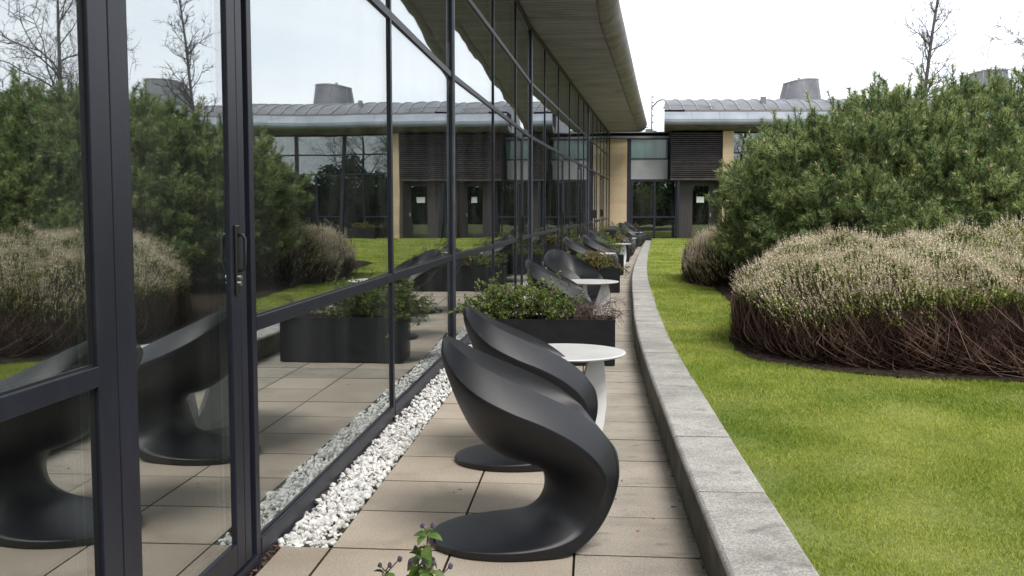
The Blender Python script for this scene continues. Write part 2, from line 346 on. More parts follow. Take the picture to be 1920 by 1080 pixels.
# kerb of stone blocks
kerb = thing('kerb_wall', 'low curved kerb of weathered pale granite blocks between the patio and the lawn', 'kerb')
def kerb_block(y0, y1):
    mb = MB(); n = 4; prof = []
    for i in range(n + 1):
        y = y0 + (y1 - y0) * i / n; xl = smooth_k(y); xr = KXR(y)
        dx = (smooth_k(y + .1) - smooth_k(y - .1)) / .2; nx, ny = 1 / math.hypot(1, dx), -dx / math.hypot(1, dx)
        z = .222
        w = xr - xl
        sec = [(0, -.05), (0, z - .022), (.006, z - .008), (.020, z), (w - .012, z), (w, z - .012), (w, -.05)]
        prof.append([(xl + nx * a, y + ny * a, b) for a, b in sec])
    dz = rnd.uniform(-.002, .002)
    vs = [(x, y, zz + dz) for r in prof for (x, y, zz) in r]; m = 7; fs = []; mi = []
    for i in range(n):
        for j in range(m - 1):
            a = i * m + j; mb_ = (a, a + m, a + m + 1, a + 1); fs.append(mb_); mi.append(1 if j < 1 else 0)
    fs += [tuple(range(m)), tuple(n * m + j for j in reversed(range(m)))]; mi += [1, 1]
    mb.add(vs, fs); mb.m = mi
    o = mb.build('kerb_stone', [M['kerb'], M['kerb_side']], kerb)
    bevel_obj(o, .006, 2)
kj = [1.15, 2.26, 3.37]; y = 4.48
while y < 43.6:
    kj.append(y); y += 1.12
kj.append(43.72)
for a, b in zip(kj[:-1], kj[1:]): kerb_block(a + .004, b - .004)
mb = MB()
for a, b in zip(kj[:-1], kj[1:]):
    for q in range(2):
        c, e = a + (b - a) * q / 2, a + (b - a) * (q + 1) / 2
        mb.hexa([(smooth_k(c) + .02, c), (KXR(c) - .02, c), (KXR(e) - .02, e), (smooth_k(e) + .02, e)], -.05, .205)
mb.build('mortar_core', M['joint'], kerb)

# lawn
BED = [(2.06, 9.45), (2.05, 8.5), (2.33, 8.14), (2.70, 7.86), (3.04, 7.59), (3.83, 7.42), (5.5, 7.3), (8.2, 7.4), (10.5, 8.2), (12.5, 11), (13, 16), (12, 21), (9, 24.5), (6, 25), (4.3, 24), (3.92, 22.1), (3.3, 16.3), (2.96, 13.5), (2.56, 11.35)]
def inpoly(x, y, poly):
    x = np.asarray(x); y = np.asarray(y); c = np.zeros(x.shape, bool); n = len(poly)
    for i in range(n):
        x1, y1 = poly[i]; x2, y2 = poly[(i + 1) % n]
        c ^= ((y1 > y) != (y2 > y)) & (x < (x2 - x1) * (y - y1) / (y2 - y1 + 1e-12) + x1)
    return c
def polydist(x, y, poly):
    x = np.asarray(x, float); y = np.asarray(y, float); best = np.full(x.shape, 1e9)
    for i in range(len(poly)):
        x1, y1 = poly[i]; x2, y2 = poly[(i + 1) % len(poly)]
        t = np.clip(((x - x1) * (x2 - x1) + (y - y1) * (y2 - y1)) / ((x2 - x1) ** 2 + (y2 - y1) ** 2), 0, 1)
        best = np.minimum(best, np.hypot(x - x1 - t * (x2 - x1), y - y1 - t * (y2 - y1)))
    return best
vs = []; fs = []; us = [0, .3, .7, 1.2, 2, 3, 4.5, 6.5, 9, 13, 20, 32]; rows = np.arange(-6, 43.76, .75)
for yy in rows:
    for u in us:
        x = KXR(yy) + .0 + u; vs.append((x - (.004 if u == 0 else 0), yy, lawn_z(x, yy) + (0 if u == 0 else .012 * math.sin(x * 1.3 + yy * .7))))
n = len(us)
for i in range(len(rows) - 1):
    for j in range(n - 1): fs.append((i * n + j, i * n + j + 1, (i + 1) * n + j + 1, (i + 1) * n + j))
MB().add(vs, fs).build('lawn', M['lawn'], kind='structure', smooth=True)
def smoothpoly(p, n=3):
    for _ in range(n):
        q = []
        for i in range(len(p)):
            a, b = p[i], p[(i + 1) % len(p)]
            q += [(a[0] * .75 + b[0] * .25, a[1] * .75 + b[1] * .25), (a[0] * .25 + b[0] * .75, a[1] * .25 + b[1] * .75)]
        p = q
    return p
BEDS = smoothpoly(BED, 2)
bedj = [(x + rnd.uniform(-.02, .02), y + rnd.uniform(-.02, .02)) for x, y in BEDS]
cxb, cyb = 6.5, 15.0
vs = [(x, y, lawn_z(x, y) + .016) for x, y in bedj] + [(x + (cxb - x) * .04, y + (cyb - y) * .04, lawn_z(x, y) + .05) for x, y in bedj] + [(cxb, cyb, .34)]
nb = len(bedj); fs = []
for i in range(nb):
    j = (i + 1) % nb; fs += [(i, j, nb + j, nb + i), (nb + i, nb + j, 2 * nb)]
MB().add(vs, fs).build('soil_bed', M['soil'], kind='structure')

# grass blades: density falls with distance from the path
def grass(y0, y1, xmax, dens, hgt, wid):
    area = (y1 - y0) * xmax; n = int(area * dens)
    y = rng.uniform(y0, y1, n); kx = np.interp(y, KY, KX) + .325
    x = kx + rng.uniform(-.012, xmax, n)
    keep = ~(inpoly(x, y, BEDS) & (polydist(x, y, BEDS) > .03)) & (x < .58 * y + 1.2)
    x, y = x[keep], y[keep]; n = len(x)
    z = .205 + .0025 * np.maximum(0, y - 8) + .012 * np.sin(x * 1.3 + y * .7) - .004
    a = rng.uniform(0, 2 * np.pi, n); h = hgt * rng.uniform(.55, 1.25, n) * (1 + .35 * np.sin(x * 5.1 + 1.7 * np.sin(y * 3.3)) * np.sin(y * 4.3 + x * 1.1)); w = wid * rng.uniform(.7, 1.2, n)
    lean = rng.uniform(.1, .95, n) * h; la = rng.uniform(0, 2 * np.pi, n) * .65 + 1.2 * np.sin(x * .9 + y * .6)
    b = np.stack([x, y, z], 1); s = np.stack([np.cos(a), np.sin(a), 0 * a], 1) * w[:, None] / 2
    tip = b + np.stack([np.cos(la) * lean, np.sin(la) * lean, h], 1)
    mid = b + np.stack([np.cos(la) * lean * .3, np.sin(la) * lean * .3, h * .6], 1)
    V = np.stack([b - s, b + s, mid + s * .75, tip, mid - s * .75], 1)
    return V
G = np.concatenate([grass(3.0, 6.0, 2.9, 26000, .022, .0026), grass(6, 10, 4.2, 11000, .025, .0036), grass(10, 17, 2.6, 3200, .034, .007), grass(17, 30, 2.6, 900, .036, .012), grass(30, 43.5, 5, 260, .038, .02)])
link('grass', tri_np('grass', G, M['grass'], k=5), kind='stuff')

# gravel strip
def ico(sub):
    import bmesh
    b = bmesh.new(); bmesh.ops.create_icosphere(b, subdivisions=sub, radius=1); v = np.array([q.co[:] for q in b.verts]); f = np.array([[q.index for q in t.verts] for t in b.faces]); b.free(); return v, f
def pebbles(n, y0, y1, size, sub, zlo, zhi):
    v, f = ico(sub); V = []; F = []
    y = rng.uniform(y0, y1, n); fx = np.array([FX(t) for t in y])
    x = fx + rng.uniform(.012, .250, n); g = np.array([zg(t) for t in y])
    for i in range(n):
        s = size * rng.uniform(.55, 1.25); A = rng.normal(size=(3, 3)); Q, _ = np.linalg.qr(A)
        w = v * (1 + .28 * np.sin(v @ rng.normal(size=3) * 2.6 + rng.uniform(0, 6))[:, None] + rng.normal(scale=.07, size=(len(v), 1)))
        w = np.clip(w, -rng.uniform(.6, 1, 3), rng.uniform(.6, 1, 3))
        w = (w * [1, rng.uniform(.6, .9), rng.uniform(.5, .75)]) @ Q.T * s * .5
        V.append(w + [x[i], y[i], g[i] + rng.uniform(zlo, zhi)]); F.append(f + i * len(v))
    V = np.concatenate(V); F = np.concatenate(F); return V, F
parts_v = []; parts_f = []; off = 0
for a in (pebbles(1950, 4.37, 7.2, .036, 2, -.028, .012), pebbles(1500, 7.2, 11, .036, 1, -.028, .012), pebbles(2400, 11, 19, .040, 1, -.028, .012), pebbles(2200, 19, 43.5, .055, 1, -.03, .012)):
    parts_v.append(a[0]); parts_f.append(a[1] + off); off += len(a[0])
V = np.concatenate(parts_v); F = np.concatenate(parts_f)
me = mesh_np('gravel', V, F.ravel(), np.full(len(F), 3), None, False); me.materials.append(M['pebble'])
link('gravel', me, kind='stuff')
# bark chips blown against the frame
def chips(n, fn, sx, m, name, **k):
    V = []
    for i in range(n):
        x, y, z = fn(); Q = Matrix.Rotation(rnd.uniform(0, 6.28), 3, 'Z') @ Matrix.Rotation(rnd.uniform(-.6, .6), 3, 'X') @ Matrix.Rotation(rnd.uniform(-.5, .5), 3, 'Y')
        a, b, c = sx * rnd.uniform(.5, 1.2), sx * rnd.uniform(.25, .6), sx * rnd.uniform(.06, .16)
        vs = [Q @ Vector((u * a * rnd.uniform(.7, 1), v * b * rnd.uniform(.6, 1), w * c)) + Vector((x, y, z)) for w in (-1, 1) for u, v in ((-1, -1), (1, -1), (1, 1), (-1, 1))]
        V.append(vs)
    mb = MB()
    for vs in V: mb.add(vs, [(3, 2, 1, 0), (4, 5, 6, 7), (0, 1, 5, 4), (1, 2, 6, 5), (2, 3, 7, 6), (3, 0, 4, 7)])
    return mb.build(name, m, **k)
def f1():
    y = rnd.uniform(2.6, 4.45) if rnd.random() < .5 else rnd.uniform(4.4, 12); return (FX(y) + rnd.uniform(.003, .03), y, rnd.uniform(-.012, .008))
chips(120, f1, .014, M['bark'], 'bark_mulch', kind='stuff')
def f2():
    y = rnd.uniform(4.5, 14); return (FX(y) + rnd.uniform(.02, .24), y, .016)
chips(60, f2, .013, M['bark'], 'bark_litter', kind='stuff')
def f3():
    r = rnd.random(); y = rnd.uniform(3.4, 20)
    if r < .55: return (KXL(y) - rnd.uniform(.03, .45), y, zg(y) + .004)
    if r < .8: return (KXR(y) + rnd.uniform(.05, 1.2), y, .235)
    return (FX(y) + rnd.uniform(.3, 1.6), y, zg(y) + .004)
chips(46, f3, .012, M['dryleaf'], 'leaf_litter', kind='stuff')
def f4():
    y = rnd.uniform(3.0, 16); return (KXL(y) - rnd.uniform(.0, .014), y, zg(y) + .001)
chips(420, f4, .009, M['heath_green'], 'moss', kind='stuff')

# ---------------------------------------------------------------- glazed building
gb = thing('glass_building', 'long glazed pavilion with dark grey frames and an overhanging boarded roof along the patio', 'building')
def bay_of(y):
    for i in range(len(FAC) - 1):
        if y <= FAC[i + 1][1] + 1e-6: return i
    return len(FAC) - 2
def frame_at(y, bay=None):
    """point on the face line, unit tangent and outward normal"""
    i = bay_of(y) if bay is None else bay
    (x0, y0), (x1, y1) = FAC[i], FAC[i + 1]; L_ = math.hypot(x1 - x0, y1 - y0); t = ((x1 - x0) / L_, (y1 - y0) / L_)
    x = x0 + (x1 - x0) * (y - y0) / (y1 - y0); return (x, y), t, (t[1], -t[0])
def bar(name, ya, yb, za, zb, d0, d1, m, parent=gb, bay=None, bev=.003, za2=None, zb2=None, mb=None):
    """bar along the facade between stations ya..yb, z za..zb, from offset d0 (inside) to d1 (outside) of the face line"""
    bay = bay_of((ya + yb) / 2) if bay is None else bay
    pa, t, n = frame_at(ya, bay); pb, _, _ = frame_at(yb, bay)
    q = [(pa[0] + n[0] * d0, pa[1] + n[1] * d0), (pa[0] + n[0] * d1, pa[1] + n[1] * d1), (pb[0] + n[0] * d1, pb[1] + n[1] * d1), (pb[0] + n[0] * d0, pb[1] + n[1] * d0)]
    za2 = za if za2 is None else za2; zb2 = zb if zb2 is None else zb2
    own = mb is None; mb = mb or MB(); mb.hexa(q, [za, za, za2, za2], [zb, zb, zb2, zb2])
    if own:
        o = mb.build(name, m, parent)
        if bev: bevel_obj(o, bev, 2)
        return o
TOP = 4.86
HW = .027
# stations of the mullions, thick ones end a bay; D = a door follows this station
ST = [-8, -5.2, -2.4, .2, 2.95, 4.16, 7.10, 10.2, 13.4, 16.1, 18.6, 20.8, 23.4, 26.1, 28.7, 30.6, 32.3, 34.3, 36.2, 38.1, 40.0, 41.9, 43.72]
DOORS = {4: 'near', 9: 'far', 12: 'far', 14: 'far', 17: 'far', 19: 'far'}
Z1 = lambda y: zg(y) * .75 + .997        # lower transom underside
Z2, Z3 = 2.842, 3.832
for i, y in enumerate(ST):
    thick = i in (7, 10, 16)
    w = .030 if thick else HW
    ym = y
    pa, t, n = frame_at(ym)
    if i == 4:
        continue
    bar('mullion', y - w, y + w, zg(y) + .012, TOP, -.10, .004, M['frame'], bay=bay_of(y - .01) if thick else None)
    if thick:                           # half-round cover cap on the bay corner
        mb = MB(); pts = []
        for z in (zg(y) + .012, TOP):
            pts.append((pa[0] + n[0] * .004, pa[1] + n[1] * .004, z))
        mb.tube(pts, .028, 14); mb.build('cover_cap', M['fin'], gb, smooth=False)
def spacer_frame(ya, yb, za, zb, parent, za2=None, zb2=None):
    mb = MB(); w = .007; d0, d1 = -.052, -.026
    za2 = za if za2 is None else za2; zb2 = zb if zb2 is None else zb2
    bar('', ya, ya + w, za, zb, d0, d1, None, mb=mb); bar('', yb - w, yb, za2, zb2, d0, d1, None, mb=mb)
    bar('', ya + w, yb - w, za, za + w, d0, d1, None, mb=mb, za2=za2, zb2=za2 + w); bar('', ya + w, yb - w, zb - w, zb, d0, d1, None, mb=mb, za2=zb2 - w, zb2=zb2)
    mb.build('spacer_bar', M['spacer'], parent)
    g = MB(); w = .006; d0, d1 = -.0118, -.008
    bar('', ya, ya + w, za, zb, d0, d1, None, mb=g); bar('', yb - w, yb, za2, zb2, d0, d1, None, mb=g)
    bar('', ya + w, yb - w, za, za + w, d0, d1, None, mb=g, za2=za2, zb2=za2 + w); bar('', ya + w, yb - w, zb - w, zb, d0, d1, None, mb=g, za2=zb2 - w, zb2=zb2)
    g.build('gasket', M['gasket'], parent)
def pane(ya, yb, za, zb, za2=None, zb2=None, parent=gb):
    o = bar('window_pane', ya, yb, za, zb, -.024, -.012, M['glass'], parent, bev=0, za2=za2, zb2=zb2)
    # each sealed unit sits a hair out of true, as in the real facade
    if (ya > -6) and parent is gb: spacer_frame(ya, yb, za, zb, o, za2, zb2)
    return o
for i in range(len(ST) - 1):
    ya, yb = ST[i], ST[i + 1]
    wa = .030 if i in (7, 10, 16) else HW; wb = .030 if i + 1 in (7, 10, 16) else HW
    a, b = ya + wa, yb - wb
    if i == 3: b = 2.83
    if i == 4: a = 3.06; b = 4.16 - HW
    mid = (ya + yb) / 2; bay = bay_of(mid)
    ga, g2 = zg(a), zg(b)
    # sill, flashing, upper transoms, head
    if i != 4:
        bar('sill', a, b, ga + .026, ga + .100, -.09, .008, M['frame'], za2=g2 + .026, zb2=g2 + .100)
        bar('flashing', a, b, ga - .06, ga + .024, -.09, -.004, M['flashing'], za2=g2 - .06, zb2=g2 + .024, bev=0)
    for z in (Z2, Z3): bar('transom', a, b, z, z + .058, -.09, .004, M['frame'])
    bar('head_rail', a, b, TOP - .05, TOP, -.09, .004, M['frame'])
    pane(a, b, Z2 + .058, Z3); pane(a, b, Z3 + .058, TOP - .05)
    if i in DOORS and i != 4:
        # glazed door with its jambs at the start of the bay panel, side light next to it
        jm = a + .95 if (b - a) > 1.5 else b - .32
        dr = thing('door', '', '', (0, 0, 0)); 
        for kk in ('label', 'category'):
            if kk in dr: del dr[kk]
        dr.parent = gb
        bar('mullion', jm, jm + .05, zg(jm) + .012, Z2, -.10, .008, M['frame'])
        z0 = zg(mid) + .03
        for (p0, p1) in ((a + .004, a + .085), (jm - .085, jm - .004)): bar('stile', p0, p1, z0, Z2 - .02, -.08, .0, M['frame'], dr)
        bar('bottom_rail', a + .085, jm - .085, z0, z0 + .12, -.08, .0, M['frame'], dr); bar('top_rail', a + .085, jm - .085, Z2 - .13, Z2 - .02, -.08, .0, M['frame'], dr)
        bar('door_pane', a + .085, jm - .085, z0 + .12, Z2 - .13, -.024, -.012, M['glass'], dr, bev=0)
        bar('door_handle', jm - .062, jm - .03, z0 + 1.08, z0 + 1.36, .0, .045, M['handle'], dr)
        a2 = jm + .05; zz = Z1(mid)
        bar('transom', a2, b, zz, zz + .058, -.09, .004, M['frame'])
        pane(a2, b, zz + .058, Z2); pane(a2, b, zg(mid) + .100, zz)
    elif i != 4:
        za, zb_ = Z1(a), Z1(b)
        bar('transom', a, b, za, za + .060, -.09, .006, M['frame'], za2=zb_, zb2=zb_ + .060)
        pane(a, b, za + .060, Z2, za2=zb_ + .060, zb2=Z2); pane(a, b, ga + .100, za, za2=g2 + .100, zb2=zb_)
# near door: double post, leaf, deep frame
bar('mullion', 2.83, 2.945, .012, TOP, -.12, .004, M['frame'])
bar('mullion', 2.953, 3.055, .012, TOP, -.12, .003, M['frame'])
bar('shadow_gap', 2.945, 2.953, .012, TOP, -.12, -.006, M['gasket'], bev=0)
door = link('door', None, gb)
bar('threshold', 3.055, 4.133, -.05, .045, -.10, .012, M['frame'])
bar('door_stile', 3.06, 3.085, .05, Z2, -.10, -.002, M['frame'], door)
bar('door_stile', 3.915, 4.005, .05, Z2, -.10, .0, M['frame'], door)
bar('door_rail', 3.085, 3.915, .05, .165, -.10, -.001, M['frame'], door)
bar('door_rail', 3.085, 3.915, Z2 - .12, Z2, -.10, -.001, M['frame'], door)
bar('shadow_gap', 4.005, 4.013, .05, Z2, -.10, -.012, M['gasket'], bev=0)
bar('door_frame', 4.013, 4.085, .05, Z2, -.10, -.001, M['frame'])
bar('shadow_gap', 4.085, 4.115, .012, Z2, -.12, -.02, M['gasket'], bev=0)
dp = bar('door_pane', 3.085, 3.915, .165, Z2 - .12, -.024, -.012, M['glass'], door, bev=0)
mb = MB(); w = .008
bar('', 3.085, 3.085 + w, .165, Z2 - .12, -.052, -.026, None, mb=mb); bar('', 3.915 - w, 3.915, .165, Z2 - .12, -.052, -.026, None, mb=mb); bar('', 3.085 + w, 3.915 - w, .165, .165 + w, -.052, -.026, None, mb=mb)
mb.build('spacer_bar', M['spacer'], dp)
# pull handle on a long back plate
hd = bar('door_handle', 3.945, 3.985, 1.165, 1.445, .0, .010, M['handle'], door, bev=.004)
(hp, ht, hn) = frame_at(3.972)
def off(dn, dt, z): return (hp[0] + hn[0] * dn + ht[0] * dt, hp[1] + hn[1] * dn + ht[1] * dt, z)
mb = MB(); mb.tube([off(.010, 0, 1.405), off(.026, 0.006, 1.407), off(.034, .006, 1.39), off(.033, .006, 1.29), off(.027, .004, 1.265), off(.010, 0, 1.262)], [.007, .007, .0065, .0065, .0065, .006], 8)
mb.build('grip', M['handle'], hd, smooth=True)
mb = MB(); mb.tube([off(.010, .002, 1.236), off(.020, .002, 1.236)], .010, 12); mb.tube([off(.010, .002, 1.212), off(.018, .002, 1.212)], .011, 12)
mb.build('lock_cylinder', M['steel'], hd)

# interior
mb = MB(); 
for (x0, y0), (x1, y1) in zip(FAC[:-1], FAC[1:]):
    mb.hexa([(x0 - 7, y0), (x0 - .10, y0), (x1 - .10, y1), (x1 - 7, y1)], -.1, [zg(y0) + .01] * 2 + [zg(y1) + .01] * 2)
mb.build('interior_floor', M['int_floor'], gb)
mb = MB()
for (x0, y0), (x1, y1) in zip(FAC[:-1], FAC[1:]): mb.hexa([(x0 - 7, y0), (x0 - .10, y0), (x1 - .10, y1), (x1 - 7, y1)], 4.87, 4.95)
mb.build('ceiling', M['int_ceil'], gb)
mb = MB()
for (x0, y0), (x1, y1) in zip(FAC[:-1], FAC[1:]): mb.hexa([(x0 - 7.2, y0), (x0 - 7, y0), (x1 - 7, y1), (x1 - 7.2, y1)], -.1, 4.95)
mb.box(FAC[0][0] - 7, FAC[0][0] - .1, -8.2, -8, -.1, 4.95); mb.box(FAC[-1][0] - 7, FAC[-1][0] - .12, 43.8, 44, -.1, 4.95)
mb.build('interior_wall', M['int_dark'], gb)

# roof overhang: profile swept along the facade
def sweep(prof, ys, name, m, parent, smooth=False, close=True, caps=True):
    vs = []; k = len(prof); fs = []
    for y in ys:
        (x, yy), t, n = frame_at(y)
        i = bay_of(y)
        if any(abs(y - p[1]) < 1e-4 for p in FAC[1:-1]):
            j = [abs(y - p[1]) < 1e-4 for p in FAC].index(True); _, _, n1 = frame_at(y - .01, j - 1); _, _, n2 = frame_at(y + .01, j)
            n = Vector((n1[0] + n2[0], n1[1] + n2[1])).normalized()
        vs += [(x + n[0] * o, yy + n[1] * o, z) for o, z in prof]
    for i in range(len(ys) - 1):
        for j in range(k if close else k - 1):
            a, b = j, (j + 1) % k; fs.append((i * k + a, i * k + b, (i + 1) * k + b, (i + 1) * k + a))
    if caps and close: fs += [tuple(reversed(range(k))), tuple((len(ys) - 1) * k + j for j in range(k))]
    return MB().add(vs, fs).build(name, m, parent, smooth)
RY = [-8, -2, 4, 10.2, 14.4, 18.6, 23.2, 27.8, 32.3, 36, 40, 43.4]
SO = 1.25
nose = [(SO, 4.90)] + [(SO + .02 + .34 * math.sin(R(a)), 5.235 - .335 * math.cos(R(a))) for a in (8, 25, 45, 65, 85, 100)] + [(SO + .25, 5.44), (SO + .1, 5.5), (SO, 5.5)]
sweep(nose, RY, 'eaves_roll', M['lead'], gb, smooth=True)
# lap joints across the roll
for k, y in enumerate(np.arange(10.9, 43, 1.45)):
    (x, yy), t, n = frame_at(float(y)); mb = MB()
    pr = [(SO + .02 + .344 * math.sin(R(a)), 5.235 - .339 * math.cos(R(a))) for a in (0, 20, 40, 60, 80, 98)]
    vs = [(x + n[0] * o + t[0] * s, yy + n[1] * o + t[1] * s, z) for s in (-.007, .007) for o, z in pr] ; m_ = len(pr)
    mb.add(vs, [(j, j + 1, m_ + j + 1, m_ + j) for j in range(m_ - 1)]); mb.build('lap_joint', M['lead'], gb)
sweep([(SO - .001, 4.935), (SO - .001, 5.46), (-.0, 5.85), (-3, 6.5), (-7.2, 6.7), (-7.2, 4.96), (-.05, 4.96), (-.05, 4.935)], RY, 'roof', M['zinc'], gb)
sweep([(-.1, 4.915), (SO, 4.915), (SO, 4.93), (-.1, 4.93)], RY, 'soffit_backing', M['soffit_back'], gb)
sweep([(.012, TOP), (.012, 4.914), (-.12, 4.914), (-.12, TOP)], RY, 'wall_trim', M['gasket'], gb)
BW = .20
bm = MB().box(0, SO - .016, -BW / 2 + .015, BW / 2 - .015, 4.890, 4.912).mesh('soffit_board', M['soffit'])
def soffit_at(y):
    (x, yy), t, n = frame_at(y); return (x + n[0] * .014, yy + n[1] * .014, 0), math.atan2(n[1], n[0])
yy = 43.3; cnt = 0
while yy > 9.3 and cnt < 296:
    loc, rz = soffit_at(yy); link('soffit_board', bm, gb, loc, rz); yy -= BW; cnt += 1
mb = MB()
while yy > -4:
    (x, y_), t, n = frame_at(yy); (xb, yb_), _, _ = frame_at(yy - BW + .014)
    mb.hexa([(x + n[0] * .014, y_ + n[1] * .014), (xb + n[0] * .014, yb_ + n[1] * .014), (xb + n[0] * SO, yb_ + n[1] * SO), (x + n[0] * SO, y_ + n[1] * SO)][::-1], 4.890, 4.912); yy -= BW
mb.build('soffit_boards', M['soffit'], gb, kind='stuff')

# ---------------------------------------------------------------- far wing
FY = 44.0; GZ = .24
fw = thing('far_wing', 'low sandstone and glass wing with curved seamed zinc roof closing the far end', 'building')
def fb(name, x0, x1, y0, y1, z0, z1, m, parent=fw, bev=0):
    o = MB().box(x0, x1, y0, y1, z0, z1).build(name, m, parent)
    if bev: bevel_obj(o, bev, 1)
    return o
# link: sandstone pier in courses
mw = fb('wall_core', 4.30, 5.06, FY + .03, FY + .6, 0, 4.66, M['mortar'])
z = GZ - .2; r_ = 0
while z < 4.6:
    h = min(.30, 4.66 - z); fb('stone', 4.305, 5.055, FY, FY + .04, z + .0015, z + h - .0015, M['stone_wall'], mw); z += h
fb('post', 5.07, 5.22, FY - .02, FY + .2, 0, 4.68, M['frame'])
fb('roof_edge', 3.6, 6.9, FY - .12, FY + 4, 4.68, 4.78, M['zinc'])
fb('lintel', 5.22, 7.0, FY - .01, FY + .2, 4.63, 4.679, M['frame'])
fb('spandrel_panel', 5.23, 6.84, FY + .02, FY + .1, 3.82, 4.63, M['panel_green'])
fb('rail', 5.23, 7.0, FY - .01, FY + .1, 3.765, 3.82, M['frame'])
fb('spandrel_panel', 5.23, 6.84, FY + .02, FY + .1, 2.90, 3.765, M['panel_grey'])
fb('rail', 5.23, 7.27, FY - .02, FY + .12, 2.80, 2.90, M['frame'])
for x in (5.23, 6.235, 7.19): fb('mullion', x, x + .085, FY - .03, FY + .12, GZ + .04, 2.80, M['frame'])
fb('rail', 5.315, 7.19, FY - .025, FY + .12, 1.20, 1.29, M['frame'])
for a, b in ((5.315, 6.235), (6.32, 7.19)):
    fb('window_pane', a, b, FY + .03, FY + .045, 1.29, 2.80, M['glass_far']); fb('window_pane', a, b, FY + .03, FY + .045, GZ + .12, 1.20, M['glass_far'])
fb('base_rail', 5.23, 7.27, FY - .03, FY + .12, GZ - .05, GZ + .12, M['frame'])
# louvred box, door below it
def louvre_unit(x0):
    """box of horizontal blades over a recessed door; x0 is its left edge"""
    w = 2.22; y0, y1 = FY - .72, FY
    fb('louvre_core', x0 + .06, x0 + w - .06, y0 + .1, y1, 2.90, 4.9, M['gasket'])
    z = 2.90
    while z < 4.86:
        mb = MB(); h = .088
        for (ax, bx, ay, by, dx, dy) in ((x0, x0 + w, y0, y0 + .09, 0, 1), (x0, x0 + .09, y0 + .09, y1, 1, 0), (x0 + w - .09, x0 + w, y0 + .09, y1, -1, 0)):
            q = [(ax, ay), (bx, ay), (bx, by), (ax, by)]
            if dy: z0s = [z, z, z + .03, z + .03]; z1s = [z + .02, z + .02, z + h - .012, z + h - .012]
            elif dx > 0: z0s = [z, z + .03, z + .03, z]; z1s = [z + .02, z + h - .012, z + h - .012, z + .02]
            else: z0s = [z + .03, z, z, z + .03]; z1s = [z + h - .012, z + .02, z + .02, z + h - .012]
            mb.hexa(q, z0s, z1s)
        mb.build('louvre_blade', M['louvre'], fw); z += h
    fb('louvre_base', x0 - .01, x0 + w + .01, y0 - .01, y1, 2.84, 2.895, M['louvre'])
    fb('post', x0 + .30, x0 + .40, y0 + .05, y0 + .15, GZ, 2.84, M['frame'])
    px = x0 + .44
    fb('timber_panel', px, px + .52, FY - .06, FY + .1, GZ, 2.84, M['panel_dark'])
    for k in range(3): fb('cover_strip', px + .12 + k * .14, px + .135 + k * .14, FY - .07, FY - .06, GZ, 2.84, M['panel_dark'])
    dx = px + .52
    dd = link('door', None, fw)
    for (a, b) in ((dx, dx + .12), (dx + .84, dx + 1.0)): fb('stile', a, b, FY - .05, FY + .02, GZ + .02, 2.75, M['panel_dark'], dd)
    fb('rail', dx + .12, dx + .84, FY - .05, FY + .02, GZ + .02, GZ + .22, M['panel_dark'], dd); fb('rail', dx + .12, dx + .84, FY - .05, FY + .02, 2.62, 2.75, M['panel_dark'], dd)
    fb('door_pane', dx + .12, dx + .84, FY - .02, FY - .005, GZ + .22, 2.62, M['glass_far'], dd)
    fb('notice', dx + .30, dx + .63, FY - .028, FY - .022, 1.88, 2.14, M['paper'], dd)
    h = fb('handle', dx + .88, dx + .92, FY - .12, FY - .05, 1.26, 1.42, M['steel'], dd)
    fb('door_head', dx, x0 + w + .0, FY - .06, FY + .1, 2.75, 2.84, M['panel_dark'])
    fb('jamb', dx + 1.0, x0 + w + .02, FY - .055, FY + .1, GZ, 2.75, M['panel_dark'])
louvre_unit(6.86)
# sandstone pier
def pier(x0, w=.46):
    core = fb('pier_core', x0 + .01, x0 + w - .01, FY - .76, FY + .3, 0, 4.95, M['mortar'])
    z = GZ - .2
    while z < 4.9:
        h = min(.42, 4.95 - z); fb('stone', x0, x0 + w, FY - .78, FY + .3, z + .0012, z + h - .0012, M['stone_wall'], core); z += h
pier(9.09)
# curtain wall to the right
XS = [9.62, 11.9, 14.15, 16.4, 18.7]
def curtain(x0, x1):
    fb('post', x0 - .07, x0 + .07, FY - .06, FY + .2, 0, 4.97, M['frame'])
    for z in (3.12, 4.02, 4.90): fb('transom', x0 + .07, x1 - .07, FY - .03, FY + .1, z, z + .06, M['frame'])
    fb('base_rail', x0 + .07, x1 - .07, FY - .03, FY + .1, 0, GZ + .1, M['frame'])
    fb('window_pane', x0 + .07, x1 - .07, FY + .02, FY + .035, 3.18, 4.02, M['glass_far']); 
    fb('window_pane', x0 + .07, x1 - .07, FY + .02, FY + .035, 4.08, 4.90, M['glass_far']); fb('roller_blind', x0 + .09, x1 - .09, FY + .06, FY + .07, 4.1, 4.88, M['blind'])
    mid = x0 + (x1 - x0) * .55
    fb('mullion', mid, mid + .06, FY - .03, FY + .1, GZ + .1, 3.12, M['frame'])
    fb('transom', x0 + .07, mid, FY - .03, FY + .1, 1.22, 1.28, M['frame'])
    fb('window_pane', x0 + .07, mid, FY + .02, FY + .035, 1.28, 3.12, M['glass_far']); fb('window_pane', x0 + .07, mid, FY + .02, FY + .035, GZ + .1, 1.22, M['glass_far'])
    fb('window_pane', mid + .06, x1 - .07, FY + .02, FY + .035, GZ + .1, 3.12, M['glass_far'])
for a, b in zip(XS[:-1], XS[1:]): curtain(a, b)
fb('post', 18.63, 18.77, FY - .06, FY + .2, 0, 4.97, M['frame'])
pier(18.9); louvre_unit(19.5); pier(21.9)
for a, b in ((22.5, 24.8), (24.8, 27.1), (27.1, 29.4)): curtain(a, b)
fb('wall', 29.4, 34, FY, FY + .3, 0, 4.97, M['stone_wall'])
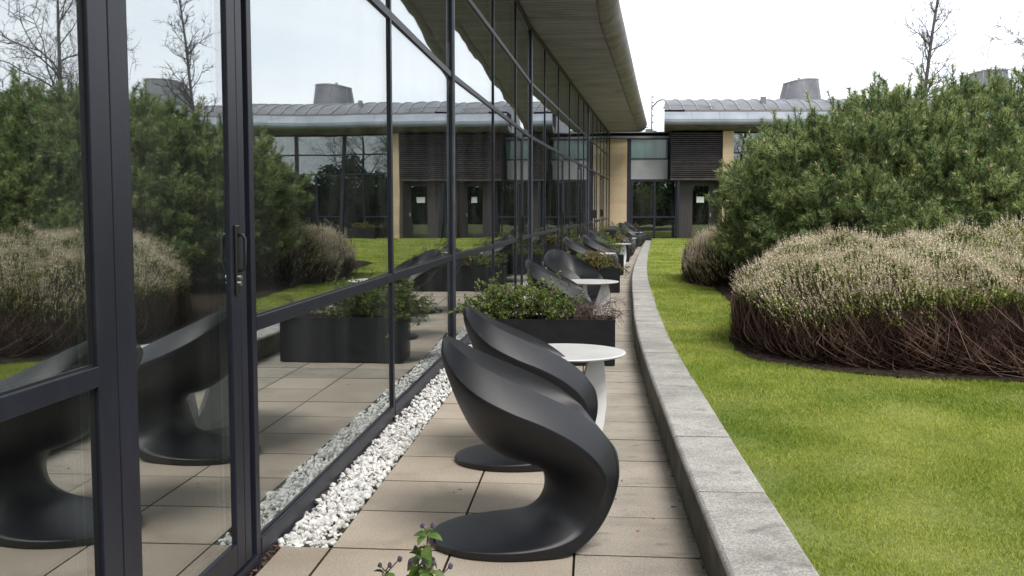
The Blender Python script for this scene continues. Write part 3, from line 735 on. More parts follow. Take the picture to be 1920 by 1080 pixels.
fb('floor', 5, 34, FY + .12, FY + 7, 0, GZ + .02, M['int_floor']); fb('ceiling', 4, 34, FY + .31, FY + 7, 4.955, 5.0, M['int_ceil']); fb('interior_wall', 4, 34, FY + 7, FY + 7.2, 0, 5, M['int_dark']); fb('interior_wall', 3.9, 4.1, FY + .2, FY + 7, 0, 5, M['int_dark'])
# roof: soffit, curved fascia, gutter line, barrel
def xsweep(prof, x0, x1, name, m, smooth=True, parent=fw):
    k = len(prof); vs = [(x0 + (.152 * (a - 42.4) if x0 < 7 else 0), a, b) for a, b in prof] + [(x1, a, b) for a, b in prof]
    fs = [(j, (j + 1) % k, k + (j + 1) % k, k + j) for j in range(k)] + [tuple(reversed(range(k))), tuple(range(k, 2 * k))]
    o = MB().add(vs, fs).build(name, m, parent); return o
RX0, RX1 = 6.42, 34
under = [(44.2, 4.955), (43.5, 4.965), (43.0, 5.0), (42.7, 5.06), (42.52, 5.14)]
xsweep(under + [(42.55, 5.2), (44.2, 5.2)], RX0 + .03, RX1, 'eaves_soffit', M['lead'])
mb = MB()
x = RX0 + .05
while x < 26:
    for (a, b), (c, e) in zip(under[:-1], under[1:]): mb.add([(x, a, b - .004), (x + .018, a, b - .004), (x + .018, c, e - .004), (x, c, e - .004)], [(0, 1, 2, 3)])
    x += .115
mb.build('soffit_joints', M['soffit_back'], fw, kind='stuff')
fprof = [(42.52, 5.14), (42.44, 5.19), (42.40, 5.27), (42.40, 5.38)]
xsweep(fprof + [(42.6, 5.38), (42.6, 5.16)], RX0, RX1, 'fascia_lower', M['zinc_pale'])
x = RX0; 
while x < 30:
    x2 = min(x + 1.18, 30.3)
    xsweep([(42.43, 5.385), (42.50, 5.56), (42.62, 5.70), (42.75, 5.70), (42.7, 5.385)], x + .004, x2 - .004, 'fascia_panel', M['zinc_pale']); x = x2
xsweep([(42.62, 5.702), (42.66, 5.78), (43.2, 5.78), (43.2, 5.702)], RX0 + .9, RX1, 'gutter', M['gasket'])
barrel = [(42.72, 5.79), (42.95, 5.93), (43.3, 6.09), (43.8, 6.25), (44.5, 6.40), (45.4, 6.50), (46.5, 6.55), (48.5, 6.45), (50.5, 5.9)]
xsweep(barrel + [(50.5, 5.0), (44.3, 5.01), (44.25, 5.79)], RX0 - .0, RX1, 'barrel_roof', M['zinc'])
bprof = [(a, b) for a, b in barrel[:8]]
mb = MB(); pts = [(0, a, b + .012) for a, b in bprof]; mb.tube(pts, .036, 7)
rm = mb.mesh('standing_seam', M['seam'], True)
x = RX0 + .22
while x < 32: link('standing_seam', rm, fw, (x + .08, 0, 0)); x += .585
fb('roof_hatch', 10.75, 10.95, 43.4, 43.6, 6.1, 6.42, M['zinc'])
mb = MB(); mb.tube([(RX0 - .06, 42.9, 6.02), (7.4, 42.9, 5.99), (8.6, 42.85, 5.95)], .008, 5); mb.build('lightning_cable', M['gasket'], fw)

# roof cowls
def cowl(x, y, z, rot, s, label):
    t = thing('roof_cowl', label, 'roof vent', (x, y, z), rot, 'zinc cowls on the far roof')
    n = 28; rows = 5; vs = []; 
    for i in range(rows):
        f = i / (rows - 1)
        for j in range(n):
            a = 2 * math.pi * j / n; rx = (.98 - .26 * f) * s; ry = (.80 - .22 * f) * s
            zt = (1.34 + .03 * math.cos(a) - .12 * max(0, -math.cos(a)) ** 2) * s
            vs.append((rx * math.cos(a) + .03 * f * s, ry * math.sin(a), zt * f))
    mb = MB(); mb.add(vs, [(i * n + j, i * n + (j + 1) % n, (i + 1) * n + (j + 1) % n, (i + 1) * n + j) for i in range(rows - 1) for j in range(n)])
    mb.build('cowl_body', M['zinc'], t, smooth=True)
    top = vs[-n:]; c = (sum(p[0] for p in top) / n, sum(p[1] for p in top) / n, sum(p[2] for p in top) / n)
    mb = MB(); o = [(p[0] * 1.03, p[1] * 1.03, p[2] + .03) for p in top]; lo = [(p[0] * 1.03, p[1] * 1.03, p[2] - .03) for p in top]
    mb.add(lo + o + [(c[0], c[1], c[2] + .05)], [(j, (j + 1) % n, n + (j + 1) % n, n + j) for j in range(n)] + [(n + j, n + (j + 1) % n, 2 * n) for j in range(n)])
    mb.build('cowl_cap', M['soffit'], t)
    for j in range(0, n, 4):
        mb = MB(); mb.tube([vs[i * n + j] for i in range(rows)], .014 * s, 5); mb.build('seam', M['seam'], t, smooth=True)
    mb = MB(); ring = [vs[2 * n + j] for j in range(n)]; ring.append(ring[0]); mb.tube(ring, .010, 4, cap=False); mb.build('seam', M['seam'], t)
    mb = MB(); mb.tube([(c[0] - .1, 0, c[2] + .03), (c[0] - .1, 0, c[2] + .17)], .05 * s, 8); mb.build('finial', M['soffit'], t)
    return t
cowl(14.0, 49, 6.25, R(10), 1.18, 'smaller zinc roof cowl left of the bare tree, on the seamed roof')
cowl(22.7, 48.5, 6.35, R(-15), 1.35, 'large zinc roof cowl at the right edge, right of the bare tree')
cowl(33.5, 49.5, 6.2, R(5), 1.35, 'zinc roof cowl seen only mirrored in the nearest glass pane')

# roof mast and handrail on the link
t = thing('roof_mast', 'thin galvanised aerial mast rising behind the link roof, left of the seamed roof', 'mast', (6.42, 46.2, 4.75))
mb = MB(); mb.tube([(0, 0, 0), (0, 0, 2.05)], [.035, .022], 8); mb.build('pole', M['pole'], t)
for z in (.45, .8, 1.1, 1.4, 1.7, 1.95): MB().box(-.02, .09, -.015, .015, z, z + .05).build('bracket', M['pole'], t)
mb = MB(); mb.box(-.28, .0, -.05, .05, .40, .52); mb.box(.05, .22, -.05, .05, .32, .44); mb.build('camera_housing', M['render_wall'], t)
t = thing('roof_handrail', 'low steel handrail on the flat link roof below the mast', 'handrail', (0, 46.5, 4.75))
mb = MB(); mb.tube([(4.6, 0, .62), (6.3, 0, .62)], .022, 6); mb.build('rail', M['pole'], t)
for x in (4.7, 5.9): mb = MB(); mb.tube([(x, 0, 0), (x, 0, .62)], .02, 6); mb.build('post', M['pole'], t)

# ---------------------------------------------------------------- chairs
def catmull(P, n):
    P = np.asarray(P, float); out = []
    Q = np.vstack([2 * P[0] - P[1], P, 2 * P[-1] - P[-2]])
    for i in range(1, len(Q) - 2):
        for k in range(n):
            t = k / n; a, b, c, e = Q[i - 1], Q[i], Q[i + 1], Q[i + 2]
            out.append(.5 * ((2 * b) + (-a + c) * t + (2 * a - 5 * b + 4 * c - e) * t * t + (-a + 3 * b - 3 * c + e) * t ** 3))
    out.append(P[-1]); return np.array(out)
# stations: A centre (x,z), R rim edge (x,y,z), K crease edge (x,y,z), B centre (x,z)
CH = [
 [-.440, .004, -.440, .020, .004, -.441, .022, .022, -.440, .026],
 [-.405, .000, -.405, .130, .002, -.405, .142, .026, -.400, .036],
 [-.300, .000, -.300, .235, .000, -.298, .250, .032, -.300, .052],
 [-.150, .000, -.150, .290, .000, -.150, .308, .036, -.160, .070],
 [ .010, .000,  .010, .295, .002,  .005, .312, .044, -.045, .095],
 [ .165, .000,  .160, .268, .010,  .140, .284, .066,  .020, .136],
 [ .300, .075,  .272, .230, .085,  .232, .256, .118,  .066, .190],
 [ .380, .205,  .345, .225, .215,  .292, .272, .232,  .085, .255],
 [ .405, .345,  .368, .255, .372,  .308, .330, .345,  .070, .320],
 [ .378, .455,  .322, .280, .522,  .262, .382, .440,  .000, .364],
 [ .280, .478,  .205, .305, .632,  .165, .418, .532, -.095, .392],
 [ .120, .432,  .060, .318, .712,  .035, .432, .608, -.175, .438],
 [-.050, .430, -.085, .315, .776, -.110, .425, .668, -.245, .512],
 [-.180, .510, -.210, .285, .835, -.240, .378, .732, -.300, .612],
 [-.268, .670, -.295, .212, .888, -.330, .288, .806, -.348, .730],
 [-.322, .830, -.345, .112, .922, -.374, .158, .880, -.382, .842],
 [-.358, .915, -.362, .020, .932, -.376, .026, .926, -.380, .906]]
def chair_mesh():
    T = catmull(CH, 6); rings = []
    for s in T:
        A = (s[0], s[1]); Rm = (s[2], s[3], s[4]); K = (s[5], s[6], s[7]); B = (s[8], s[9]); half = []
        for v in np.linspace(0, 1, 12):
            a = v * math.pi / 2; w = 1 - math.cos(a)
            half.append((A[0] + (Rm[0] - A[0]) * w, Rm[1] * math.sin(a), A[1] + (Rm[2] - A[1]) * w))
        # rounded rim edge, ribbon, rounded crease
        for v in (.10, .5, .90, .97): 
            puff = .006 * math.sin(v * math.pi)
            half.append(tuple(Rm[i] + (K[i] - Rm[i]) * v for i in range(3))); h = half[-1]; half[-1] = (h[0], h[1] + puff * .5, h[2] + puff)
        for v in np.linspace(1, 0, 12):
            a = v * R(64); w = (1 - math.cos(a)) / (1 - math.cos(R(64)))
            half.append((B[0] + (K[0] - B[0]) * w, K[1] * math.sin(a) / math.sin(R(64)), B[1] + (K[2] - B[1]) * w))
        full = half + [(x, -y, z) for x, y, z in reversed(half[1:-1])]
        rings.append(full)
    n = len(rings[0]); vs = [p for r in rings for p in r]
    fs = [(i * n + j, (i + 1) * n + j, (i + 1) * n + (j + 1) % n, i * n + (j + 1) % n) for i in range(len(rings) - 1) for j in range(n)]
    fs += [tuple(range(n)), tuple((len(rings) - 1) * n + j for j in reversed(range(n)))]
    me = MB().add(vs, fs).mesh('lounge_chair', M['chair'], True)
    ra = {}
    for i in range(46, len(rings) - 1):
        for j in (11, n - 11): a, b = i * n + j, (i + 1) * n + j; ra[(min(a, b), max(a, b))] = 1
    at = me.attributes.new('sharp_edge', 'BOOLEAN', 'EDGE') if 'sharp_edge' not in me.attributes else me.attributes['sharp_edge']
    for e in me.edges:
        k = (min(e.vertices), max(e.vertices))
        if k in ra: at.data[e.index].value = True
    return me
cm = chair_mesh()
foot = MB(); fn = 24
foot.add([(-.07 + .34 * math.cos(2 * math.pi * j / fn), .27 * math.sin(2 * math.pi * j / fn), z) for z in (-.006, .0015) for j in range(fn)], [(j, (j + 1) % fn, fn + (j + 1) % fn, fn + j) for j in range(fn)] + [tuple(reversed(range(fn)))])
fm = foot.mesh('base_pad', M['gasket'])
pad = MB(); pn = 32
prof = [(0, .0), (.80, .0), (.95, .008), (1, .018), (.97, .030), (.88, .037), (0, .040)]
vs = [(.07 + .155 * r * math.cos(2 * math.pi * j / pn), .185 * r * math.sin(2 * math.pi * j / pn), z) for r, z in prof for j in range(pn)]
pad.add(vs, [(i * pn + j, i * pn + (j + 1) % pn, (i + 1) * pn + (j + 1) % pn, (i + 1) * pn + j) for i in range(len(prof) - 1) for j in range(pn)])
pm = pad.mesh('seat_cushion', M['chair'], True)
GC = 'sculptural lounge chairs along the glazed front'
CHAIRS = [  # x, y, rotation, label
 (.065, 4.46, 5, 'nearest black S-curved lounge chair, in front of its twin'),
 (.095, 5.93, 6, 'second black S-curved lounge chair, directly behind the nearest one and beside the white table'),
 (.54, 11.55, -6, 'black S-curved lounge chair just behind the first leafy planter, its dark back towards the camera'),
 (.90, 14.5, -38, 'black lounge chair turned so its open seat shows, behind the second white table'),
 (1.45, 20.3, -12, 'black lounge chair just behind the second planter, left of the third white table'),
 (1.93, 21.9, -14, 'black lounge chair beyond the third white table, fifth behind the nearest pair'),
 (2.34, 25.4, -12, 'black lounge chair beyond the third planter, seventh from the camera'),
 (2.62, 28.6, 120, 'black lounge chair turned to the glass, a dark round back far down the terrace'),
 (3.22, 29.3, -20, 'black lounge chair in the far overlapping pair, the nearer of the two'),
 (3.42, 30.9, -24, 'black lounge chair in the far overlapping pair, the farther of the two'),
 (4.25, 35.9, -25, 'black lounge chair near the sandstone wall, nearer one of the last pair'),
 (4.62, 37.6, -28, 'farthest black lounge chair, by the lower window of the end wall')]
for i, (x, y, a, lab) in enumerate(CHAIRS):
    t = thing('lounge_chair', lab, 'chair', (x, y, zg(y) + .006), R(a), GC)
    link('shell', cm, t); link('base_pad', fm, t)
    if i == 3: link('seat_cushion', pm, t, (.05, 0, .455))

# tables
def fin_mesh():
    out = [(.185, .555), (.270, .555), (.288, .44), (.290, .32), (.280, .20), (.255, .09), (.225, .0), (.0, .0), (.0, .06), (.055, .18), (.105, .32), (.150, .45)]
    n = len(out); vs = []
    for s in (-1, 1):
        for r_, z in out: vs.append((r_, s * (.014 + .02 * (1 - z / .555)) + .10 * math.sin((z / .555) * math.pi / 2) * (r_ / .29) - .05 * (r_ / .29), z))
    fs = [tuple(range(n)), tuple(n + j for j in reversed(range(n)))] + [(j, n + j, n + (j + 1) % n, (j + 1) % n) for j in range(n)]
    return MB().add(vs, fs).mesh('leg', M['table'])
fin = fin_mesh()
n = 56; prof = [(0, .552), (.30, .552), (.385, .562), (.395, .568), (.398, .573), (.395, .577), (.385, .579), (0, .579)]
tb = MB(); vs = [(r_ * math.cos(2 * math.pi * j / n), r_ * math.sin(2 * math.pi * j / n), z) for r_, z in prof for j in range(n)]
tb.add(vs, [(i * n + j, i * n + (j + 1) % n, (i + 1) * n + (j + 1) % n, (i + 1) * n + j) for i in range(len(prof) - 1) for j in range(n)])
tm = tb.mesh('table_top', M['table'])
TABLES = [(.350, 6.50, 14, 'nearest round white table on curved fin legs, between the second chair and the first planter'),
 (1.01, 13.1, 5, 'round white table in front of the chair with its open seat showing'),
 (1.78, 20.9, 30, 'round white table half hidden by the plants of the second planter'),
 (2.70, 25.9, 10, 'round white table behind the third planter'),
 (3.38, 30.2, 50, 'round white table right of the far overlapping pair of chairs'),
 (4.38, 36.4, 0, 'farthest round white table with its pale leg showing, next to the last pair of chairs')]
for x, y, a, lab in TABLES:
    t = thing('side_table', lab, 'table', (x, y, zg(y) + .003), R(a), 'round white tables along the glazed front')
    link('table_top', tm, t)
    for k in range(3): link('leg', fin, t, (0, 0, 0), R(120 * k))

# ---------------------------------------------------------------- planters and their shrubs
PW, PD, PH = 1.24, .46, .452
def planter_meshes():
    w, dd, h, k = PW / 2, PD / 2, PH, .028; mb = MB()
    mb.box(-w, w, -dd, -dd + k, .012, h); mb.box(-w, w, dd - k, dd, .012, h); mb.box(-w, -w + k, -dd + k, dd - k, .012, h); mb.box(w - k, w, -dd + k, dd - k, .012, h); mb.box(-w + .01, w - .01, -dd + .01, dd - .01, .012, .05)
    b = mb.mesh('box', M['planter'])
    s = MB(); nx, ny = 26, 9; vs = []; 
    for i in range(nx):
        for j in range(ny): vs.append((-w + k + (PW - 2 * k) * i / (nx - 1), -dd + k + (PD - 2 * k) * j / (ny - 1), h - .045 + rnd.uniform(-.01, .012)))
    s.add(vs, [(i * ny + j, (i + 1) * ny + j, (i + 1) * ny + j + 1, i * ny + j + 1) for i in range(nx - 1) for j in range(ny - 1)])
    return b, s.mesh('soil', M['soil'])
pbm, psm = planter_meshes()
ft = MB().box(-PW / 2 + .03, PW / 2 - .03, -PD / 2 + .03, PD / 2 - .03, 0, .012).mesh('foot', M['gasket'])
def shrub(parent, w, h, nbr, nleaf, ls, lm, dpt=.30, seed=0, cx=0, bare=False, flop=.25):
    """branching woody shrub: returns nothing, adds stems + foliage parts"""
    g = np.random.default_rng(seed); P = []; RR = []; tips = []
    stems = max(4, nbr // 12)
    for s in range(stems):
        b = np.array([cx + g.uniform(-w * .32, w * .32), g.uniform(-dpt * .3, dpt * .3), 0.]); 
        d = unit(np.array([(b[0] - cx) / w * 1.6 + g.normal(0, .35), g.normal(0, .35), 1.0])); L_ = h * g.uniform(.5, .8)
        pts = [b]; 
        for k in range(5):
            d = unit(d + g.normal(0, .22, 3) + [0, 0, -flop * k * .12]); pts.append(pts[-1] + d * L_ / 5)
        P.append(pts); RR.append(np.linspace(.0055, .003, 6))
        for q in range(nbr // stems):
            f = g.uniform(.25, 1); i0 = min(int(f * 5), 4); p = pts[i0] + (pts[i0 + 1] - pts[i0]) * (f * 5 - i0)
            d2 = unit(np.array([g.normal(0, 1), g.normal(0, .55), g.uniform(-.15, .9)])); l2 = h * g.uniform(.25, .6); q2 = [p]
            for k in range(5):
                d2 = unit(d2 + g.normal(0, .28, 3) + [0, 0, -flop * .3]); q2.append(q2[-1] + d2 * l2 / 5)
            P.append(q2); RR.append(np.linspace(.0026, .0011, 6)); tips.append(q2)
            for r2 in range(2):
                i1 = g.integers(1, 5); d3 = unit(d2 + g.normal(0, .8, 3)); q3 = [q2[i1]]
                for k in range(5): d3 = unit(d3 + g.normal(0, .35, 3)); q3.append(q3[-1] + d3 * l2 * .09)
                P.append(q3); RR.append(np.linspace(.0016, .0008, 6)); tips.append(q3)
    P = np.array(P); RR = np.array(RR)
    st = tubes_np('stem', P, RR, M['twig'], parent)
    if nleaf:
        T = np.array(tips); i = g.integers(0, len(T), nleaf); j = g.integers(1, 5, nleaf); f = g.uniform(0, 1, (nleaf, 1))
        c = T[i, j] * (1 - f) + T[i, j + 1] * f + g.normal(0, .008, (nleaf, 3))
        a = unit(g.normal(0, 1, (nleaf, 3)) + [0, 0, .3]); b = unit(np.cross(a, g.normal(0, 1, (nleaf, 3)))); nn = np.cross(a, b)
        s = ls * g.uniform(.6, 1.25, (nleaf, 1))
        V = np.stack([c - a * s * .5, c - a * s * .1 + b * s * .32 + nn * s * .08, c + a * s * .25 + b * s * .26 + nn * s * .1, c + a * s * .55, c + a * s * .25 - b * s * .26 + nn * s * .1, c - a * s * .1 - b * s * .32 + nn * s * .08], 1)
        link('foliage', tri_np('foliage', V, lm, k=6), parent)
def place_planter(x, y, rot, lab):
    t = thing('planter', lab, 'planter', (x, y, zg(y)), rot, 'black trough planters along the glazed front')
    link('box', pbm, t); link('soil', psm, t); link('foot', ft, t); return t
def place_shrub(x, y, rot, lab, **k):
    t = thing('planter_shrub', lab, 'shrub', (x, y, zg(y) + PH - .05), rot); shrub(t, **k); return t
PL = [(9.8, 1.08), (18.1, 1.40), (22.7, 1.97), (27.9, 2.68), (31.6, 3.25), (37.3, 4.08)]
place_planter(.395, 9.83, R(-4), 'black trough planter behind the nearest table, holding a leafy shrub and a bare one')
place_shrub(.10, 9.83, R(-4), 'low green small-leaved shrub in the left half of the first planter', w=1.1, h=.50, nbr=250, nleaf=9500, ls=.025, lm=M['leaf'], seed=3, cx=.0)
place_shrub(.78, 9.80, R(-4), 'bare brown twiggy shrub spilling over the right end of the first planter', w=.72, h=.36, nbr=220, nleaf=90, ls=.016, lm=M['leaf_red'], seed=5, flop=.55)
place_planter(1.36, 18.25, R(-6), 'black trough planter behind the second white table')
place_shrub(1.02, 18.25, 0, 'small green shrub at the left of the second planter', w=.5, h=.42, nbr=90, nleaf=2200, ls=.026, lm=M['leaf'], seed=6)
place_shrub(1.66, 18.2, 0, 'green and bronze shrub overhanging the right end of the second planter', w=.75, h=.46, nbr=150, nleaf=3400, ls=.026, lm=M['leaf_red'], seed=8, flop=.4)
for (x, y, l1, l2, sd) in ((1.93, 22.75, 'black trough planter beyond the third white table, third from the camera', 'bushy green shrub filling the third planter from the camera', 21), (2.67, 27.95, 'black trough planter, fourth from the camera', 'green shrub in the fourth planter from the camera', 22), (3.22, 31.6, 'black trough planter, fifth from the camera, beyond the far overlapping chairs', 'green shrub in the fifth planter from the camera', 23), (4.0, 37.0, 'last black trough planter, near the end wall', 'small green shrub in the last planter near the end wall', 24)):
    place_planter(x, y, R(-8), l1); place_shrub(x, y, R(-8), l2, w=1.2, h=.60, nbr=150, nleaf=3800, ls=.032, lm=M['leaf'] if sd % 2 else M['leaf_red'], seed=sd, flop=.35)
# planter just below the frame, whose tall stems reach into view
place_planter(-.30, 2.02, R(-4), 'black trough planter at the camera\'s feet, below the leafy stems')
def leafy_stem(t, b, top, seed, spread=.1, nodes=8, ls=.050):
    g = random.Random(seed); b = Vector(b); top = Vector(top)
    pts = [b.lerp(top, k / 8) + Vector((g.uniform(-.006, .006), g.uniform(-.006, .006), 0)) for k in range(9)]
    mb = MB(); mb.tube(pts, [.0035 - .0002 * k for k in range(9)], 6)
    def leaf(c, d, s):
        lf = MB(); d = d.normalized(); w = d.cross(Vector((0, 0, 1))).normalized(); w = Matrix.Rotation(g.uniform(-.9, .9), 3, d) @ w; u = w.cross(d)
        rows = [(0, .03, 0), (.22, .52, .03), (.48, .66, .02), (.76, .44, -.06), (1, 0.02, -.2)]; vs = []; 
        for f, ww, dz in rows:
            p = c + d * s * f + u * s * dz
            vs += [p - w * s * ww * .5 + u * s * ww * .16, p, p + w * s * ww * .5 + u * s * ww * .16]
        fs = []
        for i in range(4): fs += [(i * 3, i * 3 + 1, i * 3 + 4, i * 3 + 3), (i * 3 + 1, i * 3 + 2, i * 3 + 5, i * 3 + 4)]
        lf.add(vs, fs); lf.build('leaf', M['leaf_big'], t, smooth=True)
    for k in range(nodes):
        f = .62 + .36 * k / (nodes - 1); c = b.lerp(top, f); a0 = k * 2.4 + g.uniform(-.4, .4)
        for q in range(4 if k % 2 else 3):
            a = a0 + q * 1.75; leaf(c, Vector((math.cos(a), math.sin(a), g.uniform(-.7, .5))), ls * g.uniform(.7, 1.15) * (1 - .25 * f))
        if k in (3, 5):
            a = a0 + 1.2; d_ = Vector((math.cos(a), math.sin(a) * .5, .9)); e = c + d_ * .035; mb.tube([c, e], .0016, 5)
            MB().add(*blob(e, .0062)).build('bud', M['bud'], t)
    for dx in (-.011, .010):
        e = top + Vector((dx, 0, .014)); mb.tube([top, e], .0016, 5); MB().add(*blob(e, .0055)).build('bud', M['bud'], t)
    mb.build('stem', M['twig'], t, smooth=True)
_iv, _if = ico(1)
def blob(c, r): 
    return [tuple(c[i] + v[i] * r * (1.25 if i == 2 else 1) * rnd.uniform(.85, 1.15) for i in range(3)) for v in _iv], [tuple(f) for f in _if]
fp = thing('flowering_plant', 'leafy green stems with purple buds poking up at the bottom edge of the view', 'plant', (-.228, 2.06, .382))
leafy_stem(fp, (0, 0, 0), (.048, .02, .435), 3)
leafy_stem(fp, (-.02, .02, 0), (.052, .0, .36), 11)
leafy_stem(fp, (-.05, .03, 0), (-.045, .03, .345), 5, nodes=6)
leafy_stem(fp, (.03, .03, 0), (.030, .05, .375), 8)
leafy_stem(fp, (.05, .03, 0), (.062, .03, .33), 15, nodes=6)

# ---------------------------------------------------------------- heather
def mound(poly, step=.1): pass
def canopy_h(e, hmax, lo=.42, k=.45): return lo + (hmax - lo) * (1 - np.exp(-e / k))
def inset(poly, dist, cx, cy):
    out = []
    for x, y in poly:
        L_ = math.hypot(cx - x, cy - y); out.append((x + (cx - x) / L_ * dist, y + (cy - y) / L_ * dist))
    return out
def heather(name, label, poly, hfun, nspike, ntwig, seed, gz=.24, sp=1.0, lo=.52, green=.5, twigw=1.0, k=.45):
    g = np.random.default_rng(seed); t = thing(name, label, 'shrub', (0, 0, 0), 0, None)
    xs = [p[0] for p in poly]; ys = [p[1] for p in poly]; cx, cy = sum(xs) / len(xs), sum(ys) / len(ys)
    # added dark fill inside the shrub, blocking the view through the twigs
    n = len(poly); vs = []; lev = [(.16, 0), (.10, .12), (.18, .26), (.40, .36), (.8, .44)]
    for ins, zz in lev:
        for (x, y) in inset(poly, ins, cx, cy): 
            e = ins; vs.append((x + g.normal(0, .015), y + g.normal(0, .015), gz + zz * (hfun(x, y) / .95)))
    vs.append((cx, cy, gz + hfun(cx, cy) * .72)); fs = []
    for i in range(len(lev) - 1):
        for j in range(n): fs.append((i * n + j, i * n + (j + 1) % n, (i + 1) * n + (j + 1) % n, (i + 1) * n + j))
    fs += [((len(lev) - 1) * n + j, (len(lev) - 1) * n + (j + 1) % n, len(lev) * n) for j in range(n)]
    MB().add(vs, fs).build('dark_fill', M['heath_fill'], t, smooth=True)
    # sample canopy points
    m = nspike * 4; x = g.uniform(min(xs), max(xs), m); y = g.uniform(min(ys), max(ys), m); k_ = inpoly(x, y, poly); x, y = x[k_], y[k_]
    e = polydist(x, y, poly)
    w = np.clip(.25 + 1.6 * np.exp(-e / .5), 0, 1); vis = (y < cy + .35 * (max(ys) - cy)) | (e < .5); keep = (g.uniform(0, 1, len(x)) < w) & vis; x, y, e = x[keep][:nspike], y[keep][:nspike], e[keep][:nspike]
    H = np.array([hfun(a, b) for a, b in zip(x, y)]) * (1 + .09 * np.sin(x * 2.7 + 1.3 * np.sin(y * 2.2)) + .07 * np.sin(y * 5.3 + x * 1.7) + .05 * np.sin(x * 8.3 + 2 * np.sin(y * 6.1)) * np.sin(y * 7.7) + .05 * np.sin(x * 14.1 + y * 3))
    z = canopy_h(e, H, lo * H / .95, k) 
    eps = .02
    gx = (polydist(x + eps, y, poly) - polydist(x - eps, y, poly)) / (2 * eps); gy = (polydist(x, y + eps, poly) - polydist(x, y - eps, poly)) / (2 * eps)
    outw = np.exp(-e / .28)[:, None] * np.stack([-gx, -gy, 0 * gx], 1)
    # lower the outermost ones so the skirt hangs irregularly
    z = z - g.uniform(0, 1, len(x)) ** 2 * .26 * np.exp(-e / .12) * (1 + .7 * np.sin(x * 2.3 + y * 1.9))
    d = unit(outw * .9 + np.stack([g.normal(0, .22, len(x)), g.normal(0, .22, len(x)), np.ones(len(x))], 1))
    base = np.stack([x, y, gz + z], 1) + outw * .10; nS = len(x)
    L_ = (.07 + .12 * g.uniform(0, 1, nS) ** 1.6) * sp; nf = 15
    f = np.tile(np.linspace(0, 1, nf), (nS, 1)) + g.uniform(-.03, .03, (nS, nf))
    c = base[:, None] + d[:, None] * (f * L_[:, None])[..., None] + g.normal(0, .0030, (nS, nf, 3)) * (1.25 - f[..., None])
    s = .0125 * sp * (1.15 - .7 * f)[..., None] * g.uniform(.7, 1.3, (nS, nf, 1))
    a = unit(d[:, None] * .9 + g.normal(0, .6, (nS, nf, 3))); b = unit(np.cross(a, g.normal(0, 1, (nS, nf, 3))))
    V = np.stack([c - a * s * .6 - b * s * .5, c - a * s * .6 + b * s * .5, c + a * s], 2).reshape(-1, 3, 3)
    gfr = (.22 + .5 * (np.sin(x * 1.7 + y * 2.9) * .5 + .5) * green + .35 * np.exp(-e / .15) * green)[:, None]
    isg = ((f + g.normal(0, .12, f.shape)) < gfr).reshape(-1)
    V[isg] = V[isg].mean(1, keepdims=True) + (V[isg] - V[isg].mean(1, keepdims=True)) * 1.15
    link('flower_spikes', tri_np('flower_spikes', V[~isg], M['heath_pale']), t); link('green_shoots', tri_np('green_shoots', V[isg], M['heath_green']), t)
    # under-canopy green fluff
    nu = nS; i = g.integers(0, nS, nu); c = base[i] - d[i] * g.uniform(.0, .07, (nu, 1)) * sp + g.normal(0, .02, (nu, 3)); reps = 3
    c = np.repeat(c, reps, 0) + g.normal(0, .014, (nu * reps, 3)); a = unit(g.normal(0, .6, c.shape) + [0, 0, 1]); b = unit(np.cross(a, g.normal(0, 1, c.shape)))
    s = .013 * sp * g.uniform(.6, 1.3, (len(c), 1)); V = np.stack([c - a * s - b * s * .3, c - a * s + b * s * .3, c + a * s * 1.2], 1)
    link('green_shoots', tri_np('green_shoots', V, M['heath_green']), t)
    # bare twigs sweeping out under the skirt
    per = np.array(poly); seg = np.roll(per, -1, 0) - per; ln = np.hypot(seg[:, 0], seg[:, 1]); cum = np.cumsum(ln) / ln.sum()
    u = g.uniform(0, 1, ntwig); si = np.searchsorted(cum, u); fr = g.uniform(0, 1, ntwig)[:, None]
    p = per[si] + seg[si] * fr; tang = seg[si] / (ln[si][:, None] + 1e-9); nrm = np.stack([tang[:, 1], -tang[:, 0]], 1)       # ccw polygon: outward
    front = (p[:, 1] < cy) | (p[:, 0] < cx); p, tang, nrm = p[front], tang[front], nrm[front]; nt = len(p)
    ins = g.uniform(-.02, .38, (nt, 1)); side = g.normal(-.16, .50, (nt, 1)); q = 7; tt = np.linspace(0, 1, q)[None, :, None]
    Hh = np.array([hfun(a_, b_) for a_, b_ in p])[:, None, None]
    st = np.concatenate([p - nrm * (ins + .04), gz - .02 + 0 * ins], 1)[:, None]
    z1 = g.uniform(.02, .80, (nt, 1, 1)) ** .85 * Hh
    end = np.concatenate([p - nrm * (ins - .06) + tang * side, gz + z1[:, 0] + .03], 1)[:, None]
    arch = np.concatenate([(nrm * .14)[:, None] * np.ones((1, q, 1)), np.zeros((nt, q, 1))], 2) * np.sin(tt * np.pi) * g.uniform(.2, 1.3, (nt, 1, 1))
    Pp = st * (1 - tt) + end * tt + arch; Pp[:, :, 2] += (z1 * .45 * (tt ** 2 - tt))[:, :, 0] * 1.3
    Pp += np.cumsum(np.cumsum(g.normal(0, .0075, Pp.shape), 1), 1) * .8; Pp[:, :, 2] = np.maximum(Pp[:, :, 2], gz - .02)
    far = ~inpoly(Pp[:, -1, 0], Pp[:, -1, 1], poly) & (polydist(Pp[:, -1, 0], Pp[:, -1, 1], poly) > .12); far |= ~inpoly(Pp[:, 4, 0], Pp[:, 4, 1], poly) & (polydist(Pp[:, 4, 0], Pp[:, 4, 1], poly) > .17)
    Pp = Pp[~far]; nt = len(Pp)
    rad = (np.linspace(.0042, .0014, q)[None] * g.uniform(.5, 1.35, (nt, 1)) * twigw)
    tubes_np('stem', Pp, rad, M['heath_twig'], t)
    return t
